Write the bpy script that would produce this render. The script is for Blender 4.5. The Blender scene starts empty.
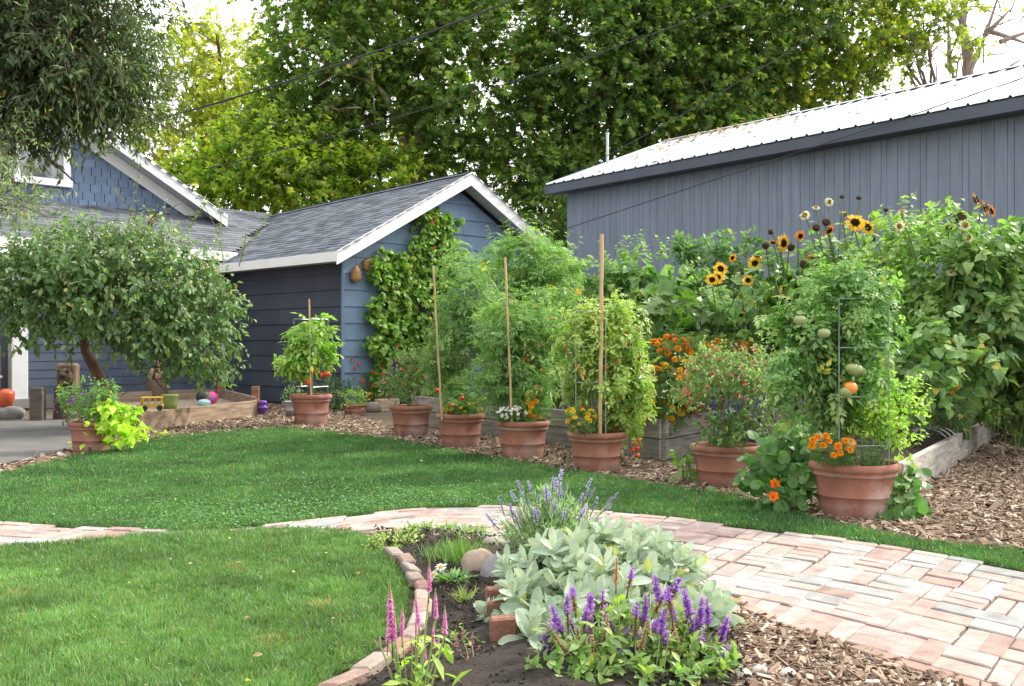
import bpy, bmesh, math, random
import numpy as np
from mathutils import Vector, Matrix, Euler

rng = np.random.default_rng(7)
random.seed(7)
scene = bpy.context.scene
COL = scene.collection
EYE = 1.2            # camera height
HOR = 343.0          # picture row of the horizon
FPX = 1000.0         # focal length in pixels

def W(px, py, d):
    return np.array([(px - 512) / FPX * d, d, EYE - (py - HOR) / FPX * d])
def G(px, py):
    d = EYE * FPX / (py - HOR)
    return np.array([(px - 512) / FPX * d, d, 0.0])
def GD(py):
    return EYE * FPX / (py - HOR)
def nz(a):
    return a / np.maximum(np.linalg.norm(a, axis=-1, keepdims=True), 1e-9)
def rgb(*c):
    return np.array(c, float)

# ------------------------------------------------------------------ templates
def T(verts, faces, fcol=None):
    return (np.array(verts, float), faces, None if fcol is None else np.array(fcol, float))
LITE = T([(0,0,0),(-.25,.5,.06),(.25,.5,.06),(0,1,-.08)], [(0,3,1),(0,2,3)])
NARROW = T([(0,0,0),(-.11,.45,.03),(.11,.45,.03),(0,1,-.1)], [(0,3,1),(0,2,3)])
OVAL = T([(0,0,0),(-.2,.28,.04),(.2,.28,.04),(0,.33,0),(-.25,.6,.03),(.25,.6,.03),(0,.66,-.03),(0,1,-.14)],
         [(0,3,1),(0,2,3),(1,3,6,4),(3,2,5,6),(4,6,7),(6,5,7)])
HEART = T([(0,0,0),(-.26,-.09,.02),(-.44,.16,.06),(-.3,.55,.04),(0,1,-.18),(.3,.55,.04),(.44,.16,.06),(.26,-.09,.02),(0,.38,-.03)],
          [(8,i,(i+1)%8) for i in range(8)])
MAPLE = T([(0,0,0),(-.5,.12,.03),(-.27,.3,0),(-.5,.62,.0),(-.17,.58,.02),(0,1,-.12),(.17,.58,.02),(.5,.62,0),(.27,.3,0),(.5,.12,.03),(0,.4,-.04)],
          [(10,i,(i+1)%10) for i in range(10)])
STAR = T([(0,0,0),(-.5,.3,.02),(-.2,.5,.02),(0,1,-.1),(.2,.5,.02),(.5,.3,.02)], [(0,2,1),(0,3,2),(0,4,3),(0,5,4)])
ROUND = T([(.5*math.sin(a)*(1+.05*math.sin(3*a)), .5-.5*math.cos(a), .05*math.cos(2*a)) for a in np.linspace(0,2*math.pi,11)[:-1]]+[(0,.45,-.07)],
          [(10,i,(i+1)%10) for i in range(10)])
STICK = T([(-.5,0,-.3),(.5,0,-.3),(0,0,.55),(-.3,1,-.2),(.3,1,-.2),(0,1,.35)], [(0,1,4,3),(1,2,5,4),(2,0,3,5)])
BLADE = T([(-.5,0,0),(.5,0,0),(.4,.55,.07),(-.4,.55,.07),(0,1,.26)], [(0,1,2,3),(3,2,4)])
def compound(leaflets, w, droop):
    V=[];F=[]
    def add(o,ax,ln):
        ax=np.array([ax[0],ax[1],0.0]);ax/=np.linalg.norm(ax);sd=np.array([ax[1],-ax[0],0]);b=len(V)
        for (x,y,z) in [(0,0,0),(-w,.45,.05),(w,.45,.05),(0,1,-.1)]:
            p=np.array([o[0],o[1],0])+ln*(x*sd+y*ax); V.append((p[0],p[1],ln*z-droop*p[1]**2-droop*.6*p[0]**2))
        F.extend([(b,b+3,b+1),(b,b+2,b+3)])
    for k in range(leaflets):
        y=.18+.5*k/leaflets; l=.42-.1*k/leaflets
        add((0,y),(-1,.45),l); add((0,y),(1,.45),l)
    add((0,.62),(0,1),.42)
    b=len(V); V.extend([(-.012,0,0),(.012,0,0),(0,.7,-droop*.45)]); F.append((b,b+1,b+2))
    return T(V,F)
TOMATO = compound(2,.3,.45)
FEATHER = compound(3,.13,.25)
def sage_leaf():
    V=[];F=[]
    ys=[0,.12,.35,.6,.82,1.0]; ws=[.03,.13,.225,.25,.2,.07]
    for y,w in zip(ys,ws):
        z=.12*y-.22*y*y
        V+= [(-w,y,z+.05),(-w*.5,y,z+.005),(0,y,z-.02),(w*.5,y,z+.005),(w,y,z+.05)]
    for r in range(5):
        for c in range(4):
            a=r*5+c; F.append((a,a+1,a+6,a+5))
    return T(V,F)
SAGE = sage_leaf()
def chip_t():
    V=[(-.5,0,0),(.5,0,0),(.42,1,0),(-.45,1,0),(-.4,.05,.28),(.45,.03,.3),(.3,.93,.25),(-.36,.97,.28)]
    return T(V,[(4,5,6,7),(0,1,5,4),(1,2,6,5),(2,3,7,6),(3,0,4,7)])
CHIP = chip_t()

# ------------------------------------------------------------------ mesh buffer
class MB:
    def __init__(s):
        s.V=[];s.L=[];s.N=[];s.C=[];s.n=0
    def raw(s, V, faces, col):
        V=np.asarray(V,float).reshape(-1,3)
        L=np.concatenate([np.asarray(f) for f in faces])+s.n
        N=np.array([len(f) for f in faces])
        col=np.asarray(col,float)
        if col.ndim==1: col=np.tile(col,(len(N),1))
        s.V.append(V);s.L.append(L);s.N.append(N);s.C.append(col);s.n+=len(V)
        return s
    def inst(s, tpl, pos, axis, nrm, size, col, wid=1.0, thick=None):
        tv,tf,tc=tpl; n=len(pos)
        if n==0: return s
        a=nz(np.asarray(axis,float)); nrm=np.asarray(nrm,float)
        nrm=nz(nrm-(nrm*a).sum(1,keepdims=True)*a); sd=np.cross(a,nrm)
        size=np.broadcast_to(np.asarray(size,float),(n,)); wid=np.broadcast_to(np.asarray(wid,float),(n,))
        th=size if thick is None else np.broadcast_to(np.asarray(thick,float),(n,))
        V=(pos[:,None,:]+(size*wid)[:,None,None]*tv[None,:,0,None]*sd[:,None,:]
           +size[:,None,None]*tv[None,:,1,None]*a[:,None,:]+th[:,None,None]*tv[None,:,2,None]*nrm[:,None,:])
        k=len(tv); fl=np.concatenate([np.asarray(f) for f in tf]); fn=np.array([len(f) for f in tf])
        L=(fl[None,:]+(np.arange(n)*k)[:,None]).ravel()+s.n
        col=np.asarray(col,float)
        if col.ndim==1: col=np.tile(col,(n,1))
        C=np.repeat(col,len(tf),axis=0)
        if tc is not None: C=C*np.tile(tc,(n,1))
        s.V.append(V.reshape(-1,3));s.L.append(L);s.N.append(np.tile(fn,n));s.C.append(C);s.n+=n*k
        return s
    def tube(s, pts, r, sides=6, col=(.3,.2,.1), cap=True):
        pts=np.asarray(pts,float); m=len(pts); r=np.broadcast_to(np.asarray(r,float),(m,))
        tg=nz(np.gradient(pts,axis=0)); ref=np.array([0,0,1.]) if abs(tg[0][2])<.9 else np.array([1.,0,0])
        V=[]
        for i in range(m):
            u=np.cross(ref,tg[i]); u/=max(np.linalg.norm(u),1e-9); v=np.cross(tg[i],u)
            for k in range(sides):
                an=2*math.pi*k/sides; V.append(pts[i]+r[i]*(math.cos(an)*u+math.sin(an)*v))
        F=[(i*sides+k,i*sides+(k+1)%sides,(i+1)*sides+(k+1)%sides,(i+1)*sides+k) for i in range(m-1) for k in range(sides)]
        if cap: F+= [tuple(range(sides))[::-1],tuple((m-1)*sides+k for k in range(sides))]
        return s.raw(V,F,col)
    def lathe(s, prof, c=(0,0,0), sides=40, col=(.4,.13,.08), wob=0):
        prof=np.asarray(prof,float); m=len(prof); V=[]
        for (r,z) in prof:
            for k in range(sides):
                an=2*math.pi*k/sides; V.append((c[0]+r*math.cos(an),c[1]+r*math.sin(an),c[2]+z+wob*math.sin(3*an+z*9)))
        F=[(i*sides+k,i*sides+(k+1)%sides,(i+1)*sides+(k+1)%sides,(i+1)*sides+k) for i in range(m-1) for k in range(sides)]
        F+= [tuple(range(sides))[::-1],tuple((m-1)*sides+k for k in range(sides))]
        return s.raw(V,F,col)
    def box(s, o, ax, ay, az, col, bev=.006):
        """box with centre o and full extents ax, ay, az (vectors); chamfered"""
        ax,ay,az=[np.asarray(a,float) for a in (ax,ay,az)]; o=np.asarray(o,float)
        bm=bmesh.new(); bmesh.ops.create_cube(bm,size=1)
        l=[np.linalg.norm(a) for a in (ax,ay,az)]
        for v in bm.verts: v.co=Vector((v.co.x*l[0],v.co.y*l[1],v.co.z*l[2]))
        if bev>0: bmesh.ops.bevel(bm,geom=bm.edges[:],offset=min(bev,min(l)*.4),segments=1,affect='EDGES')
        M=np.array([ax/l[0],ay/l[1],az/l[2]])
        V=np.array([v.co[:] for v in bm.verts])@M+o
        bm.verts.index_update()
        F=[tuple(v.index for v in f.verts) for f in bm.faces]; bm.free()
        return s.raw(V,F,col)
    def beam(s, a, b, w, h, col, up=(0,0,1), bev=.006):
        """bar from a to b; w across, h along up"""
        a=np.asarray(a,float);b=np.asarray(b,float); d=b-a; up=np.asarray(up,float)
        side=np.cross(d,up); side/=np.linalg.norm(side); u=np.cross(side,d); u/=np.linalg.norm(u)
        return s.box((a+b)/2,d,side*w,u*h,col,bev)
    def prism(s, poly, z0, z1, col):
        n=len(poly); V=[(p[0],p[1],z0) for p in poly]+[(p[0],p[1],z1) for p in poly]
        F=[tuple(range(n))[::-1],tuple(range(n,2*n))]+[(i,(i+1)%n,n+(i+1)%n,n+i) for i in range(n)]
        return s.raw(V,F,col)
    def poly3(s, front, off, col):
        """extrude polygon of 3-D points by vector off"""
        n=len(front); f=np.asarray(front,float); V=np.vstack([f,f+np.asarray(off,float)])
        F=[tuple(range(n)),tuple(range(n,2*n))[::-1]]+[(i,n+i,n+(i+1)%n,(i+1)%n) for i in range(n)]
        return s.raw(V,F,col)
    def blob(s, c, r, col, seed=0, amp=.12, seg=12, ring=8):
        """lumpy rounded stone / fruit"""
        q=np.random.default_rng(seed); ph=q.uniform(0,6.3,6); V=[]
        for i in range(1,ring):
            th=math.pi*i/ring
            for k in range(seg):
                an=2*math.pi*k/seg
                f=1+amp*(math.sin(2*an+ph[0])*math.sin(th)+.6*math.sin(3*an+ph[1]+2*th)+.5*math.cos(3*th+ph[2]))
                V.append((c[0]+r[0]*f*math.sin(th)*math.cos(an),c[1]+r[1]*f*math.sin(th)*math.sin(an),c[2]+r[2]*f*math.cos(th)))
        V.append((c[0],c[1],c[2]+r[2]));V.append((c[0],c[1],c[2]-r[2])); t=len(V)-2
        F=[(i*seg+k,(i+1)*seg+k,(i+1)*seg+(k+1)%seg,i*seg+(k+1)%seg) for i in range(ring-2) for k in range(seg)]
        F+=[(t,k,(k+1)%seg) for k in range(seg)]+[(t+1,(ring-2)*seg+(k+1)%seg,(ring-2)*seg+k) for k in range(seg)]
        return s.raw(V,F,col)
    def mesh(s, name, mat, base=None, smooth=False):
        V=np.vstack(s.V)-(0 if base is None else np.asarray(base)); L=np.concatenate(s.L).astype(np.int32); N=np.concatenate(s.N).astype(np.int32); C=np.vstack(s.C)
        me=bpy.data.meshes.new(name); me.vertices.add(len(V)); me.vertices.foreach_set('co',V.astype(np.float32).ravel())
        me.loops.add(len(L)); me.loops.foreach_set('vertex_index',L)
        me.polygons.add(len(N)); st=np.concatenate([[0],np.cumsum(N)[:-1]]).astype(np.int32)
        me.polygons.foreach_set('loop_start',st); me.polygons.foreach_set('loop_total',N)
        me.polygons.foreach_set('use_smooth',np.full(len(N),smooth))
        at=me.attributes.new('col','FLOAT_COLOR','FACE')
        at.data.foreach_set('color',np.hstack([np.clip(C,0,1),np.ones((len(C),1))]).astype(np.float32).ravel())
        me.materials.append(mat); me.update(calc_edges=True); me.validate()
        return me
    def build(s, name, mat, parent=None, base=None, smooth=False, kind=None):
        b=np.zeros(3) if base is None else np.asarray(base)
        if parent is not None: b=BASE[parent.name]
        me=s.mesh(name,mat,b,smooth); o=bpy.data.objects.new(name,me); COL.objects.link(o)
        if parent is not None: o.parent=parent; BASE[o.name]=b
        else:
            o.location=b; BASE[o.name]=b
        if kind: o['kind']=kind
        return o
BASE={}
def thing(name,label,cat,loc,group=None):
    o=bpy.data.objects.new(name,None); COL.objects.link(o); o.empty_display_size=.1
    o.location=[float(v) for v in loc]; BASE[o.name]=np.array(loc,float); o['label']=label; o['category']=cat
    if group: o['group']=group
    return o
def tag(o,label,cat,group=None):
    o['label']=label;o['category']=cat
    if group: o['group']=group
    return o
def inst_part(me,name,parent,pos,fwd=None,roll=None,scale=1.0):
    """a part that shares its mesh: placed at world pos, mesh +Z turned to fwd"""
    o=bpy.data.objects.new(name,me); COL.objects.link(o); o.parent=parent
    o.location=[float(v) for v in (np.asarray(pos)-BASE[parent.name])]
    if fwd is not None:
        q=Vector([float(v) for v in fwd]).to_track_quat('Z','Y')
        if roll is None: roll=random.uniform(0,6.28)
        o.rotation_euler=(q@Euler((0,0,roll)).to_quaternion()).to_euler()
    o.scale=(scale,)*3
    return o

# ------------------------------------------------------------------ materials
def new_mat(name):
    m=bpy.data.materials.new(name); m.use_nodes=True; nt=m.node_tree; nt.nodes.clear(); return m,nt,nt.nodes,nt.links
def attr_mat(name, rough=.7, noise=.25, scale=8, bump=.0, bscale=40, metal=0, spec=.5, detail=5, tint2=None, tscale=3, coords='Object', stretch=None):
    m,nt,N,L=new_mat(name)
    out=N.new('ShaderNodeOutputMaterial'); b=N.new('ShaderNodeBsdfPrincipled'); L.new(b.outputs[0],out.inputs[0])
    at=N.new('ShaderNodeAttribute'); at.attribute_name='col'
    tc=N.new('ShaderNodeTexCoord'); src=tc.outputs[coords]
    if stretch:
        mp=N.new('ShaderNodeMapping'); mp.inputs['Scale'].default_value=stretch; L.new(src,mp.inputs[0]); src=mp.outputs[0]
    nz_=N.new('ShaderNodeTexNoise'); nz_.inputs['Scale'].default_value=scale; nz_.inputs['Detail'].default_value=detail; L.new(src,nz_.inputs['Vector'])
    mr=N.new('ShaderNodeMapRange'); mr.inputs[1].default_value=.25; mr.inputs[2].default_value=.75; mr.inputs[3].default_value=1-noise; mr.inputs[4].default_value=1+noise
    L.new(nz_.outputs['Fac'],mr.inputs[0])
    mx=N.new('ShaderNodeMix'); mx.data_type='RGBA'; mx.blend_type='MULTIPLY'; mx.inputs[0].default_value=1
    L.new(at.outputs['Color'],mx.inputs[6]); L.new(mr.outputs[0],mx.inputs[7]); last=mx.outputs[2]
    if tint2 is not None:
        n2=N.new('ShaderNodeTexNoise'); n2.inputs['Scale'].default_value=tscale; n2.inputs['Detail'].default_value=8; n2.inputs['Roughness'].default_value=.65; L.new(src,n2.inputs['Vector'])
        r2=N.new('ShaderNodeMapRange'); r2.inputs[1].default_value=.5; r2.inputs[2].default_value=.72; r2.inputs[3].default_value=0; r2.inputs[4].default_value=tint2[3]; L.new(n2.outputs['Fac'],r2.inputs[0])
        m2=N.new('ShaderNodeMix'); m2.data_type='RGBA'; L.new(r2.outputs[0],m2.inputs[0]); L.new(last,m2.inputs[6]); m2.inputs[7].default_value=(*tint2[:3],1); last=m2.outputs[2]
    L.new(last,b.inputs['Base Color'])
    b.inputs['Roughness'].default_value=rough; b.inputs['Metallic'].default_value=metal; b.inputs['Specular IOR Level'].default_value=spec
    if bump:
        n3=N.new('ShaderNodeTexNoise'); n3.inputs['Scale'].default_value=bscale; n3.inputs['Detail'].default_value=6; L.new(src,n3.inputs['Vector'])
        bp=N.new('ShaderNodeBump'); bp.inputs['Strength'].default_value=bump; bp.inputs['Distance'].default_value=.01; L.new(n3.outputs['Fac'],bp.inputs['Height']); L.new(bp.outputs[0],b.inputs['Normal'])
    return m
def leaf_mat(name, trans=.4, rough=.5, tcol=(1.5,1.5,.5), spec=.35, noise=.22, scale=14, gain=1.0):
    m,nt,N,L=new_mat(name)
    out=N.new('ShaderNodeOutputMaterial'); b=N.new('ShaderNodeBsdfPrincipled'); t=N.new('ShaderNodeBsdfTranslucent'); mix=N.new('ShaderNodeMixShader')
    at=N.new('ShaderNodeAttribute'); at.attribute_name='col'
    tc=N.new('ShaderNodeTexCoord'); n=N.new('ShaderNodeTexNoise'); n.inputs['Scale'].default_value=scale; n.inputs['Detail'].default_value=3; L.new(tc.outputs['Object'],n.inputs['Vector'])
    mr=N.new('ShaderNodeMapRange'); mr.inputs[1].default_value=.25; mr.inputs[2].default_value=.75; mr.inputs[3].default_value=(1-noise)*gain; mr.inputs[4].default_value=(1+noise)*gain; L.new(n.outputs['Fac'],mr.inputs[0])
    mx=N.new('ShaderNodeMix'); mx.data_type='RGBA'; mx.blend_type='MULTIPLY'; mx.inputs[0].default_value=1; L.new(at.outputs['Color'],mx.inputs[6]); L.new(mr.outputs[0],mx.inputs[7])
    m2=N.new('ShaderNodeMix'); m2.data_type='RGBA'; m2.blend_type='MULTIPLY'; m2.inputs[0].default_value=1; L.new(mx.outputs[2],m2.inputs[6]); m2.inputs[7].default_value=(*tcol,1)
    L.new(mx.outputs[2],b.inputs['Base Color']); L.new(m2.outputs[2],t.inputs['Color'])
    b.inputs['Roughness'].default_value=rough; b.inputs['Specular IOR Level'].default_value=spec
    mix.inputs[0].default_value=trans; L.new(b.outputs[0],mix.inputs[1]); L.new(t.outputs[0],mix.inputs[2]); L.new(mix.outputs[0],out.inputs[0])
    return m
M_leaf=leaf_mat('leaf_green',.38,.42,(1.15,1.5,.5),.45,gain=1.5,noise=.28)
M_treeleaf=leaf_mat('tree_leaf',.5,.5,(1.8,2.15,.5),scale=1.2,gain=1.5,noise=.45)
M_sage=leaf_mat('sage_leaf',.28,.85,(1.15,1.15,.85),.1,.08,gain=1.05)
M_grass=leaf_mat('grass_blade',.32,.42,(1.4,1.4,.55),.5,.3,1.7,gain=1.3)
M_petal=leaf_mat('petal',.35,.6,(1.2,1.1,1.0),.2,.1)
M_bark=attr_mat('bark',.9,.35,6,.8,18,stretch=(1,1,.3))
M_stem=attr_mat('stem',.7,.2,10)
M_bamboo=attr_mat('bamboo',.6,.15,12)
M_wood=attr_mat('weathered_wood',.9,.4,4,.6,30,tint2=(.12,.085,.06,.75),tscale=2.5,stretch=(.7,.7,5))
M_woodgrain=attr_mat('weathered_plank',.9,.4,5,.6,24,tint2=(.10,.08,.065,.75),tscale=3,stretch=(.7,.7,6))
M_terra=attr_mat('terracotta',.85,.22,7,.35,90,tint2=(.46,.33,.29,.6),tscale=3.5)
M_terra2=attr_mat('terracotta_stained',.88,.28,6,.4,80,tint2=(.45,.36,.34,.9),tscale=2.6)
M_soil=attr_mat('soil',.95,.5,14,1.0,45)
M_mulch=attr_mat('mulch',.95,.5,22,1.0,60)
M_chip=attr_mat('wood_chip',.85,.2,20)
M_lawnsoil=attr_mat('lawn_floor',.95,.4,6,.6,60)
M_brick=attr_mat('brick',.9,.3,11,.7,60,tint2=(.30,.25,.21,.75),tscale=8)
M_conc=attr_mat('concrete',.85,.25,2.5,.3,60,tint2=(.10,.095,.09,.5),tscale=1.2)
M_paint=attr_mat('siding_paint',.6,.17,1.8,.15,60)
M_shedpaint=attr_mat('shed_paint',.6,.16,2.2,.15,50,stretch=(5,5,.5))
M_white=attr_mat('white_paint',.5,.06,3,.08,40)
M_shingle=attr_mat('asphalt_shingle',.9,.25,25,.4,150)
M_metal=attr_mat('roof_metal',.5,.08,1.5,0,metal=.75,spec=.5,stretch=(1,1,1))
M_galv=attr_mat('galvanised',.45,.2,12,metal=.7)
M_plastic=attr_mat('toy_plastic',.4,.08,10)
M_fruit=attr_mat('fruit_skin',.3,.1,12)
M_stone=attr_mat('stone',.85,.25,8,.6,35,tint2=(.45,.38,.30,.5),tscale=4)
M_cable=attr_mat('cable',.6,.1,5)
def glass_mat():
    m,nt,N,L=new_mat('window_glass'); out=N.new('ShaderNodeOutputMaterial'); b=N.new('ShaderNodeBsdfPrincipled'); L.new(b.outputs[0],out.inputs[0])
    n=N.new('ShaderNodeTexNoise'); n.inputs['Scale'].default_value=2.2; n.inputs['Detail'].default_value=4
    tc=N.new('ShaderNodeTexCoord'); L.new(tc.outputs['Object'],n.inputs['Vector'])
    cr=N.new('ShaderNodeValToRGB'); cr.color_ramp.elements[0].position=.42; cr.color_ramp.elements[0].color=(.03,.035,.04,1); cr.color_ramp.elements[1].position=.62; cr.color_ramp.elements[1].color=(.35,.37,.38,1)
    L.new(n.outputs['Fac'],cr.inputs[0]); L.new(cr.outputs[0],b.inputs['Base Color']); b.inputs['Roughness'].default_value=.08; return m
M_glass=glass_mat()

# ------------------------------------------------------------------ foliage helpers
def B(px,py,d,rx,ry,rd):
    """foliage ellipsoid: centre at a distance d, half sizes rx, ry in pixels at d, rd metres deep"""
    c=W(px,py,d); return (c[0],c[1],c[2],rx*d/FPX,rd,ry*d/FPX)
def cluster_pts(blobs,n,shell=.5,front=0,zmin=.03):
    b=np.array(blobs); w=(b[:,3]*b[:,4]*b[:,5])**.67; k=rng.choice(len(b),n,p=w/w.sum())
    u=nz(rng.normal(size=(n,3)))
    if front: u[:,1]-=front*rng.random(n); u=nz(u)
    r=(shell**3+(1-shell**3)*rng.random(n))**(1/3)
    P=b[k,:3]+u*r[:,None]*b[k,3:6]; O=nz(u/ b[k,3:6])
    P[:,2]=np.maximum(P[:,2],zmin)
    return P,O
def lerp_cols(c1,c2,t): return np.asarray(c1)[None]*(1-t[:,None])+np.asarray(c2)[None]*t[:,None]
def foliage(mb,P,O,m,tpl,size,c1,c2,twig=.2,up=.3,droop=.3,spread=.9,wid=1.0,tips=None,jit=.25,twigcol=None,twigr=.004,nup=.9):
    n=len(P); Wd=nz(O+np.array([0,0,up])+.55*rng.normal(size=(n,3)))
    tw=twig*rng.uniform(.5,1.2,n)
    A=np.repeat(Wd,m,0); O2=np.repeat(O,m,0); k=np.tile(np.arange(m),n)
    t=(k+.6)/m; pos=np.repeat(P,m,0)+A*(t*np.repeat(tw,m))[:,None]+rng.normal(size=(n*m,3))*twig*.04
    ref=nz(np.cross(A,rng.normal(size=(n*m,3)))); 
    ax=nz(ref*spread+A*.55+np.array([0,0,-droop])+jit*rng.normal(size=(n*m,3)))
    nr=np.array([0,0,nup])+O2*.45+.4*rng.normal(size=(n*m,3))
    cl=np.clip(np.repeat(rng.random(n),m)*.65+rng.random(n*m)*.35,0,1)
    c=lerp_cols(c1,c2,cl)*rng.uniform(.8,1.2,(n*m,1))
    if tips is not None:
        f=np.clip((t-.55)*2,0,1)*rng.random(n*m); c=c*(1-f[:,None])+np.asarray(tips)*f[:,None]
    if size<.2: yl=rng.random(n*m)<.025; c[yl]=np.array([.42,.38,.09])*rng.uniform(.6,1.1,(yl.sum(),1))
    mb.inst(tpl,pos,ax,nr,size*rng.uniform(.6,1.25,n*m),c,wid)
    if twigcol is not None:
        mb.inst(STICK,P-Wd*(tw*.3)[:,None],Wd,rng.normal(size=(n,3)),tw*1.25,np.asarray(twigcol),wid=twigr*2/(tw*1.25),thick=twigr*2)
def curve(a,b,bend,m=7,side=None):
    a=np.asarray(a,float);b=np.asarray(b,float);t=np.linspace(0,1,m)[:,None]
    mid=(a+b)/2+np.array(bend)
    return (1-t)**2*a+2*t*(1-t)*mid+t*t*b
def stems(mb,base,P,n,r0,col,spread=.05,sides=5,r1=.4,bendz=.12):
    for p in P[rng.choice(len(P),min(n,len(P)),replace=False)]:
        b=np.array(base)+np.array([rng.normal()*spread,rng.normal()*spread,0])
        L=np.linalg.norm(p-b)
        mb.tube(curve(b,p,(rng.normal()*.08*L-(p[0]-b[0])*.2,rng.normal()*.08*L-(p[1]-b[1])*.2,bendz*L)),np.linspace(r0,r0*r1,7),sides,np.asarray(col)*rng.uniform(.8,1.2))
def lumps(bl,k=5,f=.46):
    out=[]
    for (x,y,z,rx,ry,rz) in bl:
        for _ in range(k):
            u=nz(rng.normal(size=3))*rng.uniform(.35,.95); g=f*rng.uniform(.65,1.35); out.append((x+u[0]*rx,y+u[1]*ry,z+u[2]*rz,rx*g,ry*g,rz*g*rng.uniform(.9,1.4)))
    return out
def surface_pts(blobs,n,up=.25,front=.9,r=1.02):
    b=np.array(blobs); w=(b[:,3]*b[:,5]); k=rng.choice(len(b),n,p=w/w.sum())
    u=nz(rng.normal(size=(n,3))); u[:,1]=-np.abs(u[:,1])*front-.05; u[:,2]=u[:,2]+up; u=nz(u)
    P=b[k,:3]+u*b[k,3:6]*r*rng.uniform(.9,1.06,n)[:,None]
    return P,u
def poly_in(P,poly):
    x,y=P[:,0],P[:,1]; ins=np.zeros(len(P),bool); q=np.asarray(poly); n=len(q); j=n-1
    for i in range(n):
        xi,yi=q[i][:2];xj,yj=q[j][:2]
        c=((yi>y)!=(yj>y))&(x<(xj-xi)*(y-yi)/(yj-yi+1e-12)+xi); ins^=c; j=i
    return ins
def sample_poly(poly,n):
    q=np.asarray(poly)[:,:2]; lo,hi=q.min(0),q.max(0); out=[];c=0
    while c<n:
        P=rng.uniform(lo,hi,(n*2,2)); P=P[poly_in(P,q)]; out.append(P); c+=len(P)
        if len(P)==0: break
    return np.vstack(out)[:n]
def area(poly):
    q=np.asarray(poly); x,y=q[:,0],q[:,1]; return abs(np.dot(x,np.roll(y,1))-np.dot(y,np.roll(x,1)))/2

# ================================================================== WORLD, SUN, CAMERA
SUN_EL=math.radians(36); SUN_AZ=math.radians(60)   # from behind and to the right
w=bpy.data.worlds.new('World'); scene.world=w; w.use_nodes=True
N=w.node_tree.nodes; L=w.node_tree.links; N.clear()
wo=N.new('ShaderNodeOutputWorld'); bg=N.new('ShaderNodeBackground'); sk=N.new('ShaderNodeTexSky'); sk.sky_type='NISHITA'; sk.sun_disc=False
sk.sun_elevation=SUN_EL; sk.sun_rotation=SUN_AZ; sk.air_density=1.2; sk.dust_density=4
hz=N.new('ShaderNodeMix'); hz.data_type='RGBA'; hz.inputs[0].default_value=.72; 
# bright haze, stronger towards the sun
tcw=N.new('ShaderNodeTexCoord'); dt=N.new('ShaderNodeVectorMath'); dt.operation='DOT_PRODUCT'; L.new(tcw.outputs['Generated'],dt.inputs[0])
dt.inputs[1].default_value=(math.sin(SUN_AZ)*math.cos(SUN_EL),math.cos(SUN_AZ)*math.cos(SUN_EL),math.sin(SUN_EL))
mrw=N.new('ShaderNodeMapRange'); mrw.inputs[1].default_value=-.4; mrw.inputs[2].default_value=1; mrw.inputs[3].default_value=17; mrw.inputs[4].default_value=40; mrw.interpolation_type='SMOOTHSTEP'; L.new(dt.outputs['Value'],mrw.inputs[0])
L.new(mrw.outputs[0],hz.inputs[7])
L.new(sk.outputs[0],hz.inputs[6]); L.new(hz.outputs[2],bg.inputs[0]); bg.inputs[1].default_value=.1; L.new(bg.outputs[0],wo.inputs[0])
sd=bpy.data.lights.new('sun','SUN'); sd.energy=4.6; sd.angle=math.radians(4); sd.color=(1,.93,.8); so=bpy.data.objects.new('sun',sd); COL.objects.link(so)
sv=Vector((math.sin(SUN_AZ)*math.cos(SUN_EL),math.cos(SUN_AZ)*math.cos(SUN_EL),math.sin(SUN_EL))); so.rotation_euler=sv.to_track_quat('Z','Y').to_euler(); so.location=sv*60
cd=bpy.data.cameras.new('camera'); cam=bpy.data.objects.new('camera',cd); COL.objects.link(cam); scene.camera=cam
cam.location=(0,0,EYE); cam.rotation_euler=(math.pi/2,0,0); cd.sensor_width=36; cd.lens=36*FPX/1024; cd.clip_end=2000; cd.clip_start=.05
scene.view_settings.view_transform='Standard'; scene.view_settings.look='None'; scene.view_settings.exposure=0
scene.cycles.max_bounces=6; scene.cycles.transparent_max_bounces=4; scene.cycles.use_denoising=True

# ================================================================== GROUND
BACK_TOP=[(-90,500),(0,475),(60,461),(110,449),(150,440),(215,433),(285,428),(335,433),(400,441),(470,455),(560,470),(650,485),(740,499),(830,524),(920,543),(1024,553),(1120,562)]
PATH_TOP=[(1180,600),(1100,585),(1024,573),(960,560),(900,549),(830,540),(750,530),(680,520),(640,516),(600,513),(520,507),(430,508),(380,513),(330,520),(270,527),(235,531),(187,534),(140,532),(80,529),(0,524),(-90,518)]
FRONT=[(-90,556),(0,549),(60,546),(140,537.5),(187,535),(235,532.5),(300,531),(350,533),(370,541),(388,558),(402,578),(409,597),(407,618),(400,634),(385,647),(362,662),(335,680),(300,705),(240,760),(150,860),(-300,860),(-300,600)]
PATH_LOW=[(-90,556),(0,549),(60,546),(140,538),(187,536.5),(235,534),(300,533),(370,534),(430,537),(480,542),(540,550),(600,560),(660,579),(727,604),(768,621),(845,648),(899,668),(960,686),(1040,712),(1180,770)]
def wpoly(p): return [G(*q)[:2] for q in p]
back_poly=wpoly(BACK_TOP+PATH_TOP[1:]); front_poly=wpoly(FRONT); path_poly=wpoly(PATH_TOP[::-1]+PATH_LOW[::-1])
bed_poly=wpoly([(372,536),(430,537.5),(480,542.5),(540,550.5),(600,560.5),(660,579.5),(700,594),(735,625),(750,700),(730,790),(300,790),(302,706),(337,681),(364,663),(387,648),(402,635),(409,618),(411,597),(404,577),(390,557)])
def sheet(name,poly,z,col,mat,sub=None):
    mb=MB(); mb.raw([(p[0],p[1],z) for p in poly],[tuple(range(len(poly)))],col); o=mb.build(name,mat,kind='structure'); return o
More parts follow.
